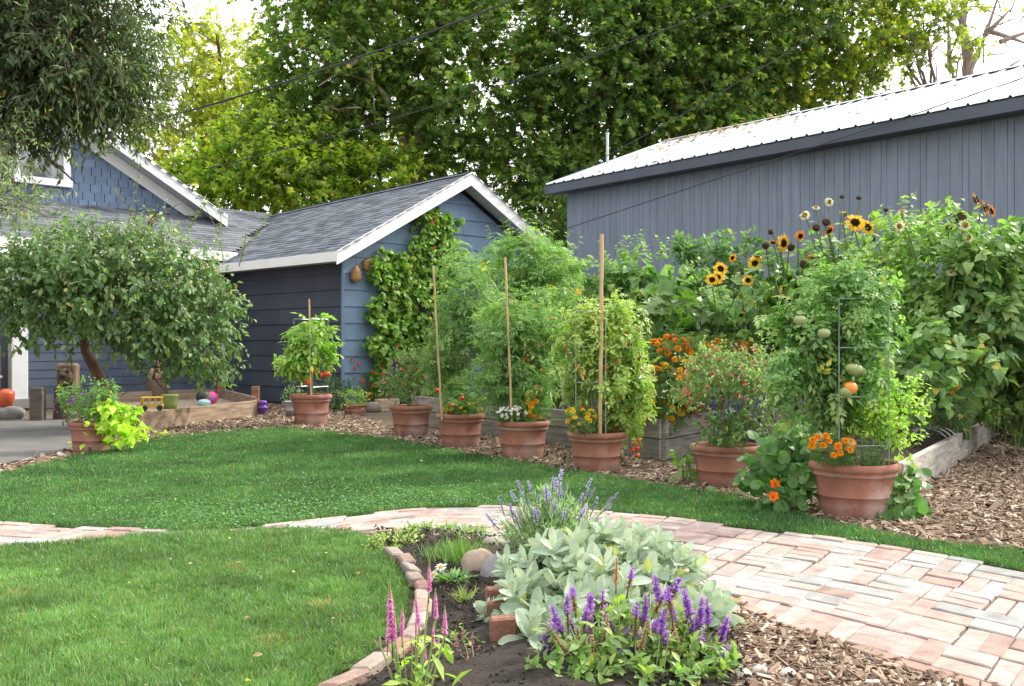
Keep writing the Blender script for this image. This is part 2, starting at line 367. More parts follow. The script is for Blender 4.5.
gm=MB(); gm.raw([(-300,-60,0),(300,-60,0),(300,600,0),(-300,600,0)],[(0,1,2,3)],(.13,.095,.065)); gm.build('ground',M_mulch,kind='structure')
sheet('lawn',back_poly,.008,(.05,.09,.03),M_lawnsoil)
sheet('lawn',front_poly,.012,(.065,.11,.04),M_lawnsoil)
sheet('path_bed',path_poly,.004,(.17,.135,.105),M_soil)
# patio on the far left
sheet('patio',wpoly([(-400,420),(76,420),(82,432),(78,449),(40,458),(0,466),(-90,490),(-400,560)]),.02,(.15,.145,.14),M_conc)
# planting bed soil, gently mounded
def soil_bed():
    mb=MB(); q=np.array(bed_poly); lo,hi=q.min(0),q.max(0); st=.05
    xs=np.arange(lo[0],hi[0]+st,st); ys=np.arange(lo[1],hi[1]+st,st)
    X,Y=np.meshgrid(xs,ys); P=np.stack([X.ravel(),Y.ravel()],1); ins=poly_in(P,q)
    dist=np.min(np.stack([np.abs(P[:,0]-.25)*.0+np.hypot(P[:,0]-c[0],P[:,1]-c[1]) for c in q]),0)
    Z=.016+.05*np.clip(dist/.4,0,1)+.012*np.sin(P[:,0]*23+P[:,1]*7)*np.sin(P[:,1]*19)+rng.normal(size=len(P))*.006
    Z=np.maximum(Z,.012); nx=len(xs); F=[]
    for j in range(len(ys)-1):
        for i in range(nx-1):
            a=j*nx+i
            if ins[a] and ins[a+1] and ins[a+nx] and ins[a+nx+1]: F.append((a,a+1,a+nx+1,a+nx))
    mb.raw(np.c_[P,Z],F,(.024,.017,.012)); mb.build('soil_bed',M_soil,kind='structure',smooth=True)
    n=11000; C=sample_poly(bed_poly,n); E=np.array(wpoly([(390,555),(400,564),(409,575),(417,586),(422,598),(423,610),(421,623),(417,636),(409,648),(397,660),(381,671),(362,682),(338,694),(310,706)])); E=np.vstack([E[:-1]*(1-q)+E[1:]*q for q in np.linspace(0,1,8)]); C=C[np.min(np.hypot(C[:,None,0]-E[None,:,0],C[:,None,1]-E[None,:,1]),1)>.085]; n=len(C); p=np.c_[C,np.full(n,.048)+rng.uniform(0,.018,n)]
    m2=MB(); m2.inst(CHIP,p,np.c_[rng.normal(size=(n,2)),.3*rng.normal(size=n)],np.c_[.6*rng.normal(size=(n,2)),np.ones(n)],rng.uniform(.004,.018,n),lerp_cols((.018,.013,.009),(.10,.072,.05),rng.random(n)**2),wid=.8)
    m2.build('soil_crumbs',M_soil,kind='stuff')
soil_bed()

# ---- grass
def grass(name,poly,dens,ln,c1,c2,dref,label=None):
    n=int(area(poly)*dens); P=sample_poly(poly,n); d=P[:,1]
    keep=(rng.random(n)<np.clip((dref/d)**1.3,0,1))&(np.abs(P[:,0])<.56*d+.4)&(d>3.0); P=P[keep]; d=d[keep]; n=len(P)
    f=.5+.25*np.sin(P[:,0]*1.7+1.3*np.sin(P[:,1]*1.1))+.25*np.sin(P[:,1]*2.3+P[:,0]*.9)
    f2=np.sin(P[:,0]*7.1+2*np.sin(P[:,1]*5.3))*np.sin(P[:,1]*6.7+np.sin(P[:,0]*4.1))
    t=np.clip(f*.45+f2*.12+rng.random(n)*.5,0,1)
    c=lerp_cols(c1,c2,t)
    dry=rng.random(n)<.05; c[dry]=np.array([.28,.24,.09])*rng.uniform(.7,1.1,(dry.sum(),1))
    tab=rng.random((4096,4)); 
    def cellv(g,off): ij=np.floor((P+off)/g).astype(int); return tab[(ij[:,0]*73+ij[:,1]*151)%4096]
    h1=cellv(.045+.004*0,rng.normal(size=(n,2))*.010); h2=cellv(.14,rng.normal(size=(n,2))*.04)
    c=c*(.72+.36*h1[:,:1]+.22*h2[:,:1]); 
    pale=(rng.random(n)<.16)[:,None]; c=np.where(pale,c*np.array([1.35,1.3,1.6])+.012,c)
    lean=(h1[:,1:3]-.5)*1.3+rng.normal(size=(n,2))*.38
    ax=np.c_[lean,np.ones(n)]; nr=np.c_[rng.normal(size=(n,2)),.2*np.ones(n)]
    size=ln*rng.uniform(.6,1.2,n)*(.6+.55*h1[:,3]+.35*h2[:,3]); wd=.0042*(np.maximum(d,4)/4)**.75
    mb=MB(); mb.inst(BLADE,np.c_[P,np.full(n,.006)],ax,nr,size,c,wid=wd/size)
    print(name,n); return mb.build(name,M_grass,kind='stuff')
tag(grass('grass',back_poly,15000,.036,(.042,.122,.036),(.09,.205,.064),6.5),'short green grass of the far lawn between brick path and pots','grass')
tag(grass('grass',front_poly,26000,.038,(.068,.155,.046),(.145,.265,.085),4.4),'brighter green grass of the near lawn at lower left','grass')
# longer tufts and tiny clover leaves in the lawns
def tufts():
    mb=MB()
    C=np.vstack([sample_poly(front_poly,60),sample_poly(back_poly,20)]); C=C[(np.abs(C[:,0])<.56*C[:,1])&(C[:,1]>3.2)]
    n=len(C)*9; P=np.repeat(C,9,0)+rng.normal(size=(n,2))*.03
    mb.inst(BLADE,np.c_[P,np.full(n,.01)],np.c_[rng.normal(size=(n,2))*.7,np.ones(n)],np.c_[rng.normal(size=(n,2)),.2*np.ones(n)],rng.uniform(.045,.085,n),lerp_cols((.07,.16,.04),(.18,.29,.09),rng.random(n)),wid=.05)
    tag(mb.build('grass_tufts',M_grass,kind='stuff'),'longer pale grass tufts scattered over both lawns','grass')
    mb=MB(); pts=[]
    for (px,py,s,k) in [(205,512,.5,900),(240,522,.45,700),(330,507,.5,600),(180,522,.4,400),(390,497,.45,350),(430,500,.4,300),(120,510,.4,200),(270,515,.5,500),(360,500,.7,500),(480,495,.6,350),(80,500,.6,250),(300,490,.9,350)]:
        c=G(px,py); pts.append(c[:2]+rng.normal(size=(k,2))*np.array([s*.8,s*.55]))
    P=np.vstack(pts); P=P[poly_in(P,back_poly)]; n=len(P)
    mb.inst(ROUND,np.c_[P,rng.uniform(.02,.042,n)],np.c_[rng.normal(size=(n,2)),.2*rng.normal(size=n)],np.c_[.35*rng.normal(size=(n,2)),np.ones(n)],rng.uniform(.012,.022,n),lerp_cols((.07,.16,.05),(.16,.28,.11),rng.random(n)))
    tag(mb.build('clover',M_leaf,kind='stuff'),'pale clover patch in the far lawn near the path','clover')
tufts()
pm=MB()
for (px,py,r) in [(14,599,.035),(235,571,.03),(324,610,.025),(272,646,.03)]:
    c=G(px,py); k=110; a_=rng.normal(size=(k,2))*np.array([r*1.1,r*1.3]); pm.inst(BLADE,np.c_[c[0]+a_[:,0],c[1]+a_[:,1],np.full(k,.012)],np.c_[rng.normal(size=(k,2)),.35*np.ones(k)],np.c_[rng.normal(size=(k,2)),np.ones(k)],.05,lerp_cols((.28,.20,.08),(.45,.36,.18),rng.random(k)),wid=.09)
tag(pm.build('dry_grass',M_grass,kind='stuff'),'small tan dry patches in the near lawn','grass')
# little fallen leaves on the lawn
fl=MB()
C=np.vstack([sample_poly(front_poly,34),sample_poly(back_poly,20)]); n=len(C)
fl.inst(OVAL,np.c_[C,np.full(n,.05)],np.c_[rng.normal(size=(n,2)),.1*rng.normal(size=n)],np.c_[.4*rng.normal(size=(n,2)),np.ones(n)],rng.uniform(.02,.045,n),lerp_cols((.35,.2,.09),(.5,.38,.22),rng.random(n)))
tag(fl.build('fallen_leaves',M_leaf,kind='stuff'),'dry tan leaves fallen on both lawns','leaves')

# ---- bricks of the path
def brick_path():
    top=np.array([G(*q)[:2] for q in PATH_TOP])[::-1]
    seg=np.r_[0,np.cumsum(np.hypot(*np.diff(top,axis=0).T))]; S=np.arange(0,seg[-1],.02)
    U=np.c_[np.interp(S,seg,top[:,0]),np.interp(S,seg,top[:,1])]
    k=np.ones(61)/61; Us=np.c_[np.convolve(np.pad(U[:,0],30,'edge'),k,'valid'),np.convolve(np.pad(U[:,1],30,'edge'),k,'valid')]
    tg=nz(np.gradient(Us,axis=0)); nm=np.c_[tg[:,1],-tg[:,0]]
    nm[nm[:,1]>0]*=-1
    BR=T([(-.5,-.5,0),(.5,-.5,0),(.5,.5,0),(-.5,.5,0),(-.5,-.5,.8),(.5,-.5,.8),(.5,.5,.8),(-.5,.5,.8),(-.46,-.46,1),(.46,-.46,1),(.46,.46,1),(-.46,.46,1)],
         [(0,1,5,4),(1,2,6,5),(2,3,7,6),(3,0,4,7),(4,5,9,8),(5,6,10,9),(6,7,11,10),(7,4,8,11),(8,9,10,11)])
    mb=MB(); cu=.205; cv=.31; taken=set()
    ns=int(S[-1]/cu); pal=[(.42,.30,.265),(.45,.345,.31),(.37,.26,.23),(.45,.375,.34),(.42,.32,.29),(.36,.24,.205),(.46,.40,.365),(.41,.345,.315),(.43,.315,.275)]
    grey=[(.33,.335,.325),(.37,.37,.355),(.30,.31,.305),(.34,.345,.34)]
    poly=path_poly; vd=nz(nm*.4+np.array([-.41,-.91])*.6)
    def put(s,v,la,lb,col):
        i=min(int(s/.02),len(Us)-1); c=Us[i]+vd[i]*v
        if not poly_in(c[None],poly)[0]: return
        ang=rng.normal()*.014; t=tg[i]*math.cos(ang)+nm[i]*math.sin(ang); n_=vd[i]
        z=.021+rng.normal()*.0022; tilt=rng.normal(size=2)*.006; tv=BR[0]; t3=np.array([t[0],t[1],tilt[0]]); n3=np.array([n_[0],n_[1],tilt[1]]); jl=rng.uniform(-.006,.0,2)
        w4=rng.normal(size=(4,2))*.0028; wob=np.vstack([w4,w4,w4])
        Vv=np.array([c[0],c[1],0])+tv[:,0:1]*(la-.007+jl[0])*t3+tv[:,1:2]*(lb-.010+jl[1])*n3+np.c_[wob,tv[:,2]*z]
        mb.raw(Vv,BR[1],np.array(col)*rng.uniform(.82,1.1))
    def pc(): return pal[rng.integers(len(pal))] if rng.random()>.07 else grey[rng.integers(4)]
    for a in range(ns+1):
        s0=a*cu
        if rng.random()<.8: put(s0+cu*.5,.05,cu,.10,pc())
        for b in range(10):
            v0=.10+b*cv
            if (a,b) in taken: continue
            r=rng.random()
            if r<.06: # long grey paver
                put(s0+cu,v0+cv*.25,2*cu,cv*.5,grey[rng.integers(4)]); put(s0+cu*.5,v0+cv*.75,cu,cv*.5,pc()); put(s0+cu*1.5,v0+cv*.75,cu,cv*.5,pc()); taken.add((a+1,b)); continue
            if r<.12: put(s0+cu*.5,v0+cv*.3,cu,cv*.6,grey[rng.integers(4)]); put(s0+cu*.5,v0+cv*.8,cu,cv*.4,pc()); continue
            if ((a+b)%2==0)!=(r>.9):
                k=2 if rng.random()<.6 else 3
                for q in range(k): put(s0+cu*.5,v0+cv*(q+.5)/k,cu,cv/k,pc())
            else:
                put(s0+cu*.25,v0+cv*.5,cu*.5,cv,pc()); put(s0+cu*.75,v0+cv*.5,cu*.5,cv,pc())
    # soldier course along the lower edge
    low=np.array([G(*q)[:2] for q in PATH_LOW[7:]]); seg=np.r_[0,np.cumsum(np.hypot(*np.diff(low,axis=0).T))]
    for s in np.arange(.1,seg[-1],.215):
        if rng.random()<.45: continue
        c=np.array([np.interp(s,seg,low[:,0]),np.interp(s,seg,low[:,1])]); c2=np.array([np.interp(s+.05,seg,low[:,0]),np.interp(s+.05,seg,low[:,1])]); t=nz(c2-c); n_=np.array([-t[1],t[0]])
        tv=BR[0]; Vv=np.array([c[0],c[1],.0])+tv[:,0:1]*.205*np.r_[t,rng.normal()*.02]+tv[:,1:2]*.07*np.r_[n_,rng.normal()*.03]+np.c_[np.zeros((12,2)),tv[:,2]*.028]
        mb.raw(Vv,BR[1],np.array([.40,.25,.20])*rng.uniform(.7,1.1))
    mb.build('brick_path',M_brick,kind='structure')
brick_path()

# ---- wood chips
def chips(name,poly,n,s0,s1,label,z=.004):
    C=sample_poly(poly,n); C=C[(np.abs(C[:,0])<.57*C[:,1]+.3)&(C[:,1]>3)]; n=len(C)
    c=lerp_cols((.16,.095,.058),(.48,.36,.26),rng.random(n)**1.5); lt=rng.random(n)<.08; c[lt]=np.array([.62,.54,.44])*rng.uniform(.8,1.1,(lt.sum(),1)); dk=rng.random(n)<.15; c[dk]*=.5
    s=rng.uniform(s0,s1,n)*(.4+rng.random(n)**2)
    mb=MB(); mb.inst(CHIP,np.c_[C,z+rng.uniform(0,.02,n)],np.c_[rng.normal(size=(n,2)),.22*rng.normal(size=n)],np.c_[.45*rng.normal(size=(n,2)),np.ones(n)],s,c,wid=rng.uniform(.15,.45,n),thick=rng.uniform(.005,.016,n))
    tag(mb.build(name,M_chip,kind='stuff'),label,'wood chips')
chips('wood_chips',wpoly([(-90,488),(-10,466),(0,466),(40,458),(78,449),(82,432),(76,420),(120,415),(200,412),(270,402),(345,412),(400,430),(484,436),(580,452),(661,462),(700,470),(740,470),(800,480),(830,500),(905,500),(940,540),(920,545),(830,526),(740,501),(650,487),(560,472),(470,457),(400,443),(335,435),(285,430),(215,435),(150,442),(110,451),(60,463),(0,477)]),42000,.03,.085,'brown wood chip mulch strip running between lawn and beds')
chips('wood_chips',wpoly([(880,500),(905,497),(940,479),(1001,434),(1090,434),(1130,564),(1024,555),(920,545)]),26000,.03,.08,'brown wood chips beside the long bed board at right')
chips('wood_chips',wpoly([(690,590),(727,606),(768,623),(845,650),(899,670),(960,688),(1040,714),(1100,790),(700,790),(735,690)]),11000,.025,.065,'pale wood chips between salvia and brick path at bottom')
# pale stones among the chips
for k,(px,py,s) in enumerate([(722,655,.045),(728,672,.05),(741,681,.04),(760,676,.03),(788,680,.035),(718,640,.04)]):
    c=G(px,py); mb=MB(); mb.blob((c[0],c[1],.02),(s,s*.8,s*.6),(.62,.58,.52),seed=k); tag(mb.build('pebble',M_stone,base=c,smooth=True),'cream pebble lying among the wood chips right of the salvia','pebble','cream pebbles among the chips')

# ================================================================== GARAGE
uL=np.array([-.7071,.7071,0]); uR=np.array([.7071,.7071,0]); Z3=np.array([0,0,1.])
GC=np.array([-3.03,17.9,0]); GW=5.46; GL=8.0; EZ=2.81; SL=.55; PKZ=4.54
def gpt(a,b,z): return GC+uR*a+uL*b+Z3*z      # a along the gable, b back along the side, z up
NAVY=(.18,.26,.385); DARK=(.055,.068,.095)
def clap(mb,o,u,n,length,z0,z1,exp,col,lim=None,board=1.2,gap=.004,out=.018,stag=True):
    """clapboards: o origin, u along, n outward normal; lim(z)->(lo,hi) clips the ends"""
    z=z0;row=0
    while z<z1-.01:
        zt=min(z+exp,z1); lo0,hi0=(0,length) if lim is None else lim(z); lo1,hi1=(0,length) if lim is None else lim(zt)
        x=lo0-(board*.5 if row%2 and stag else 0)-rng.uniform(0,.3)
        while x<hi0:
            xa,xb=max(x,lo0),min(x+board,hi0)-gap; x+=board
            if xb-xa<.03: continue
            ta,tb=max(xa,lo1) if xa<=lo0+1e-6 or xa<lo1 else xa, min(xb,hi1)
            if xb>=hi0-gap-1e-6: tb=hi1
            if xa<=lo0+1e-6: ta=lo1
            if tb-ta<.01: ta=tb=min(max((ta+tb)/2,lo1),hi1)
            j=rng.normal()*.0015
            P=[o+u*xa+Z3*z+n*(out+j),o+u*xb+Z3*z+n*(out+j),o+u*tb+Z3*zt+n*.006,o+u*ta+Z3*zt+n*.006]
            Q=[o+u*xa+Z3*z-n*.01,o+u*xb+Z3*z-n*.01,o+u*tb+Z3*zt-n*.01,o+u*ta+Z3*zt-n*.01]
            mb.raw(P+Q,[(0,1,2,3),(0,4,5,1),(1,5,6,2),(2,6,7,3),(3,7,4,0),(7,6,5,4)],np.array(col)*rng.uniform(.93,1.07))
        z+=exp;row+=1
def shingles(mb,o,u,v,lu,lv,exp,wid,c1,c2,keep=None,th=.006,off=.0):
    """roof shingle tabs on plane o + a*u + b*v (b up the slope)"""
    nrm=np.cross(u,v); nrm=nrm if nrm[2]>0 else -nrm
    rows=int(lv/exp)+1; P=[];C=[]
    for r in range(rows):
        a=np.arange(-wid+(r%2)*wid*.5+rng.uniform(0,.06),lu,wid*1.0); 
        for x in a:
            p=o+u*(x+wid*.5)+v*(r*exp)
            if x+wid*.5<0 or x+wid*.5>lu: continue
            if keep is not None and not keep(p): continue
            P.append(p)
    P=np.array(P); n=len(P); t=rng.random(n)
    TB=T([(-.5,-.0,.0),(.5,-.0,.0),(.5,1,-.0),(-.5,1,-.0),(-.5,0,1),(.5,0,1),(.5,1,.15),(-.5,1,.15)],[(4,5,6,7),(0,1,5,4),(1,2,6,5),(3,0,4,7)])
    L_=min(exp*1.12,exp+.03)
    mb.inst(TB,P+nrm*(off+rng.random(n)[:,None]*.004),np.tile(v,(n,1)),np.tile(nrm,(n,1)),L_,lerp_cols(c1,c2,t),wid=(wid-.006)/L_,thick=th+rng.random(n)*.006)
GREY1=(.065,.078,.098);GREY2=(.175,.195,.23)
gar=thing('garage','dark blue clapboard garage with white fascia and grey shingle gable roof','garage',gpt(GW/2,GL/2,0))
# walls: solid core plus clapboards
mb=MB()
core=[gpt(0,0,0),gpt(GW,0,0),gpt(GW,0,EZ-.02),gpt(GW/2,0,PKZ-.25),gpt(0,0,EZ-.02)]
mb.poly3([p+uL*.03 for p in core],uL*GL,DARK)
def glim(z):
    h=EZ-.05
    if z<h: return (0,GW)
    k=(z-h)/SL; return (min(k,GW/2-.05),max(GW-k,GW/2+.05))
clap(mb,gpt(0,0.02,0),uR,-uL,GW,.06,PKZ-.3,.30,NAVY,glim,1.22,out=.032)
clap(mb,gpt(-.012,.02,0),uL,-uR,4.2,.06,2.7,.30,DARK,None,4.4,out=.03)  # same paint as the gable; the side's shade is put into this darker colour
mb.build('wall',M_paint,gar)
mb=MB(); mb.box(gpt(.0,.0,1.36),uR*.05,uL*.05,Z3*2.66,NAVY,.004); mb.build('corner_board',M_paint,gar)
# roof slabs with shingles (ridge sags a little to the back)
def gridge(b): return PKZ-.028*b
mb=MB()
sup=nz(uR+Z3*SL)
for sgn in (1,-1):
    e0=gpt(-.4 if sgn>0 else GW+.4,-.38,EZ); e1=gpt(-.4 if sgn>0 else GW+.4,GL,EZ); r0=gpt(GW/2,-.38,PKZ); r1=gpt(GW/2,GL,gridge(GL))
    mb.raw([e0-Z3*.03,e1-Z3*.03,r1-Z3*.03,r0-Z3*.03,e0-Z3*.1,e1-Z3*.1,r1-Z3*.1,r0-Z3*.1],[(0,1,2,3),(4,5,6,7),(0,4,5,1),(0,3,7,4)],(.12,.125,.135))
    v=nz((r0-e0)); lv=np.linalg.norm(r0-e0)
    tmp=MB(); shingles(tmp,e0-Z3*.02-v*.03,uL,v,GL+.38,lv+.03,.135,.30,GREY1,GREY2)
    # follow the sag
    Vv=np.vstack(tmp.V); b=(Vv-GC)@uL; f=np.clip((Vv[:,2]-EZ)/(PKZ-EZ),0,1); Vv[:,2]-=.028*np.maximum(b,0)*f
    tmp.V=[Vv]; mb.V+=tmp.V; mb.L.append(np.concatenate(tmp.L)+mb.n); mb.N+=tmp.N; mb.C+=tmp.C; mb.n+=tmp.n
mb.build('roof',M_shingle,gar)
# ridge cap
mb=MB()
for k in range(28):
    b=-.4+k*.3; p=gpt(GW/2,b,gridge(max(b,0))+.005)
    for sgn in (1,-1):
        d=uR*sgn-Z3*SL; d=nz(d); mb.raw([p+Z3*.012,p+uL*.31+Z3*.002,p+uL*.31+d*.15+Z3*.002,p+d*.15+Z3*.012],[(0,1,2,3)],np.array(GREY2)*rng.uniform(.6,.9))
mb.build('ridge_cap',M_shingle,gar)
WH=(.90,.90,.89)
for sgn in (1,-1):
    mb=MB(); e=gpt(-.42 if sgn>0 else GW+.42,-.40,EZ-.10); r=gpt(GW/2+.0*sgn,-.40,PKZ-.085)
    f=[e-Z3*.15,r-Z3*.175,r+Z3*.075,e+Z3*.085]
    mb.poly3([p for p in f],-uL*.035,WH)
    # soffit under the rake
    s0=e-Z3*.06;s1=r-Z3*.07
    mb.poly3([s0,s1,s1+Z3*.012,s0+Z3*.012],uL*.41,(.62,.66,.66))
    # second trim line
    mb.poly3([e+Z3*.065-uL*.037,r+Z3*.055-uL*.037,r+Z3*.085-uL*.037,e+Z3*.095-uL*.037],-uL*.02,(.72,.74,.75))
    mb.build('rake_board',M_white,gar)
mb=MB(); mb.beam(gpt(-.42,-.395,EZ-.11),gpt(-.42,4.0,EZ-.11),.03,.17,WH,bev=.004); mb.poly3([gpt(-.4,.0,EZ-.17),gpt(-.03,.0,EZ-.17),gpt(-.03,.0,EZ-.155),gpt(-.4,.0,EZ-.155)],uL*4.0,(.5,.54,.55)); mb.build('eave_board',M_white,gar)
# downspout at the inner corner
mb=MB(); mb.tube([gpt(-.1,4.05,2.55),gpt(-.1,4.05,.25),gpt(-.16,4.0,.12),gpt(-.3,3.9,.08)],.045,8,(.55,.6,.66)); tag(mb.build('downspout',M_white,base=gpt(-.1,4.05,0)),'pale grey downspout in the corner between garage and house','downspout')
# insect house ornaments under the eave
p=gpt(.22,-.1,2.42)
mb=MB(); prof=[(.02,.17),(.05,.12),(.085,.04),(.095,-.03),(.08,-.09),(.04,-.12),(.01,-.125)]
mb.lathe(prof[::-1],p,12,(.46,.25,.09)); 
for k in range(10): mb.tube([p+np.array([.09*math.cos(k*.63),.09*math.sin(k*.63),-.06]),p+np.array([.07*math.cos(k*.63+.3),.07*math.sin(k*.63+.3),.08])],.012,5,(.5,.29,.12))
mb.tube([p+Z3*.16,p+Z3*.3],.006,5,(.2,.12,.06)); tag(mb.build('bee_house',M_woodgrain,base=p),'teardrop woven bee house hanging below the garage eave corner','bee house')
p=gpt(.52,-.12,2.62)
mb=MB(); hexp=[p+(uR*math.cos(a)+Z3*math.sin(a))*.13 for a in np.arange(6)*math.pi/3+.52]; mb.poly3(hexp,uL*.14,(.5,.28,.11))
hx=thing('bee_house','hexagonal wooden bee house on the garage gable, right of the teardrop one','bee house',p)
mb.build('frame',M_woodgrain,hx); mb=MB()
for k in range(19):
    a=k*2.4;r=.022*math.sqrt(k); q=p+(uR*math.cos(a)+Z3*math.sin(a))*r; mb.tube([q-uL*.012,q+uL*.01],.013,6,(.62,.40,.18)); mb.tube([q-uL*.014,q-uL*.0125],.007,6,(.06,.03,.015))
mb.build('bamboo_tubes',M_woodgrain,hx)

# ================================================================== HOUSE
HI=gpt(0,4.14,0)                      # inner corner with the garage
def hpt(t,b,z): return HI-uR*t+uL*b+Z3*z    # t to the left along the wall, b back, z up
house=thing('house','blue two level house with shingled gable, white trim and low grey roof','house',hpt(4,4,0))
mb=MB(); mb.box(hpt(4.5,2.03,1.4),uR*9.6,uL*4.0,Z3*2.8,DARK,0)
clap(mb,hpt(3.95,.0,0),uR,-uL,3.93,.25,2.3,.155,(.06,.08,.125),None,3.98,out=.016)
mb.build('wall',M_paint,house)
mb=MB(); mb.box(hpt(2.2,-.01,.13),uR*4.0,uL*.06,Z3*.25,(.2,.19,.18),.01); mb.build('foundation',M_conc,house)
mb=MB(); mb.box(hpt(2.05,-.03,2.42),uR*4.0,uL*.05,Z3*.26,WH,.006); mb.build('frieze_board',M_white,house)
mb=MB(); mb.box(hpt(4.12,-.06,1.35),uR*.28,uL*.2,Z3*2.4,(.7,.72,.74),.01); mb.box(hpt(4.12,-.06,.12),uR*.36,uL*.28,Z3*.18,(.25,.24,.23),.01); mb.build('porch_post',M_white,house)
# little window near the corner, under the eave
wn=None
mb=MB()
for (t0,t1,z0,z1) in [(.35,1.15,2.0,2.08),(.35,1.15,2.62,2.7),(.35,.43,2.0,2.7),(1.07,1.15,2.0,2.7)]:
    mb.box(hpt((t0+t1)/2,-.07,(z0+z1)/2),uR*(t1-t0),uL*.06,Z3*(z1-z0),WH,.004)
win=mb.build('window',M_white,house)
mb=MB(); mb.box(hpt(.75,-.05,2.35),uR*.64,uL*.02,Z3*.54,(.1,.1,.1),0); mb.build('pane',M_glass,win)
# lower roof
SL2=.5; HEZ=3.06
def hroof(t,b): return hpt(t,b,HEZ+SL2*(b+.42))
mb=MB(); pl=[hroof(10,-.42),hroof(-3.0,-.42),hroof(-3.0,2.05),hroof(10,2.05)]
def cutg(p):
    q=p-GC; a=q@uR; return not (a>-.05 and (EZ+SL*(a+.4)-.05)>p[2]) and a<3
mb.raw([hroof(10,-.4)-Z3*.03,hroof(.45,-.4)-Z3*.03,hroof(-2.0,2.05)-Z3*.03,hroof(10,2.05)-Z3*.03,hroof(10,-.4)-Z3*.12,hroof(.45,-.4)-Z3*.12,hroof(-2.0,2.05)-Z3*.12,hroof(10,2.05)-Z3*.12],[(0,1,2,3),(4,5,6,7),(0,4,5,1),(1,5,6,2),(2,6,7,3)],(.12,.125,.135))
v=nz(hroof(0,1)-hroof(0,0)); shingles(mb,hroof(10,-.44)-Z3*.02,uR,v,13,2.8,.135,.30,(.075,.085,.10),(.18,.192,.212),keep=cutg)
# strip of roof behind the gable, falling to the right
mb.build('lower_roof',M_shingle,house)
mb=MB(); mb.beam(hpt(10,-.43,HEZ-.10),hpt(-.02,-.43,HEZ-.10),.03,.19,WH,bev=.004); mb.build('eave_board',M_white,house)
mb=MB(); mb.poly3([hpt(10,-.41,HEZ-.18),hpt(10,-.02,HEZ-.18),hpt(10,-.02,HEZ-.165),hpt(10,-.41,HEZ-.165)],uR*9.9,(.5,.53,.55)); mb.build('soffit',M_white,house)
# gable
GB=1.5; GT=5.0
def rz(t): return 3.96+.56*(t+.535)         # top of rake at wall position t (right half)
mb=MB(); zb=HEZ+SL2*(GB+.42)-.1
tri=[hpt(-.35,GB,zb),hpt(GT,GB,rz(GT)-.28),hpt(2*GT+.35,GB,zb)]
mb.poly3([p+uL*.03 for p in tri],uL*6,(.10,.15,.23))
cols=[(.13,.19,.29),(.115,.165,.25)]
rows=int((rz(GT)-zb)/.17)
for r in range(rows):
    z=zb+r*.17; t=-.6-(r%2)*.12
    while t<2*GT+.6:
        wd=rng.uniform(.17,.26); tm=t+wd/2; tt=min(t,2*GT-(t+wd)) 
        if z+.17<rz(min(t, 2*GT-t-wd))-.2 and min(t,2*GT-t-wd)>-.6:
            zz=z+rng.uniform(-.012,.004)
            mb.box(hpt(tm,GB-.004,zz+.088),uR*(wd-.012),uL*.022,Z3*.18,np.array(cols[0])*rng.uniform(.85,1.12),.003)
        t+=wd
mb.build('gable_wall',M_paint,house)
# main roof slab + rakes
mb=MB()
e0=hpt(-.56,GB-.52,rz(-.56));r0=hpt(GT,GB-.52,rz(GT)); e1=hpt(-.56,GB+7,rz(-.56)); r1=hpt(GT,GB+7,rz(GT)); f0=hpt(2*GT+.56,GB-.52,rz(-.56)); f1=hpt(2*GT+.56,GB+7,rz(-.56))
mb.raw([e0,r0,r1,e1,f0,f1,e0-Z3*.07,r0-Z3*.07,r1-Z3*.07,e1-Z3*.07,f0-Z3*.07,f1-Z3*.07],[(0,1,2,3),(1,4,5,2),(6,7,8,9),(7,10,11,8),(0,1,7,6),(1,4,10,7),(0,6,9,3)],(.13,.135,.145)); 
v=nz(r0-e0); shingles(mb,e0+Z3*.01,uL,v,7.5,np.linalg.norm(r0-e0),.135,.30,GREY1,GREY2)
mb.build('main_roof',M_shingle,house)
for (e,r) in ((e0,r0),(f0,r0)):
    mb=MB(); mb.poly3([e-Z3*.20,r-Z3*.20,r+Z3*.03,e+Z3*.03],-uL*.035,WH); mb.poly3([e-Z3*.02-uL*.036,r-Z3*.02-uL*.036,r+Z3*.05-uL*.036,e+Z3*.05-uL*.036],-uL*.025,(.74,.76,.78)); mb.build('rake_board',M_white,house)
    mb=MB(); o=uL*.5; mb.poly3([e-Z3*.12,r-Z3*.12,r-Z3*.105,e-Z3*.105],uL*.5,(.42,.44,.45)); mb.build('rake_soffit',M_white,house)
    mb=MB(); d=nz(r-e); a=e+uL*.47-Z3*.13-d*.1; b=r+uL*.47-Z3*.13; mb.poly3([a-Z3*.25,b-Z3*.25,b,a],uL*.03,WH); mb.build('frieze_board',M_white,house)
# gable window
def gwin():
    t0,t1=2.62,4.6; z0,z1=4.30,5.5; mb=MB(); fr=.14
    for (a,b,c,d,o) in [(t0,t1,z1-fr,z1,0),(t0,t0+fr,z0+fr,z1-fr,0),(t1-fr,t1,z0+fr,z1-fr,0),(t0-.03,t1+.03,z0,z0+fr,.02)]:
        mb.box(hpt((a+b)/2,GB-.05-o,(c+d)/2),uR*(b-a),uL*.09,Z3*(d-c),WH,.006)
    mb.box(hpt((t0+t1)/2,GB-.045,(z0+z1)/2),uR*.07,uL*.06,Z3*(z1-z0-2*fr-.01),WH,.004)
    w_=mb.build('window',M_white,house); mb=MB(); mb.box(hpt((t0+t1)/2,GB-.025,(z0+z1)/2),uR*(t1-t0-2*fr),uL*.02,Z3*(z1-z0-2*fr),(.1,.1,.1),0); mb.build('pane',M_glass,w_)
gwin()

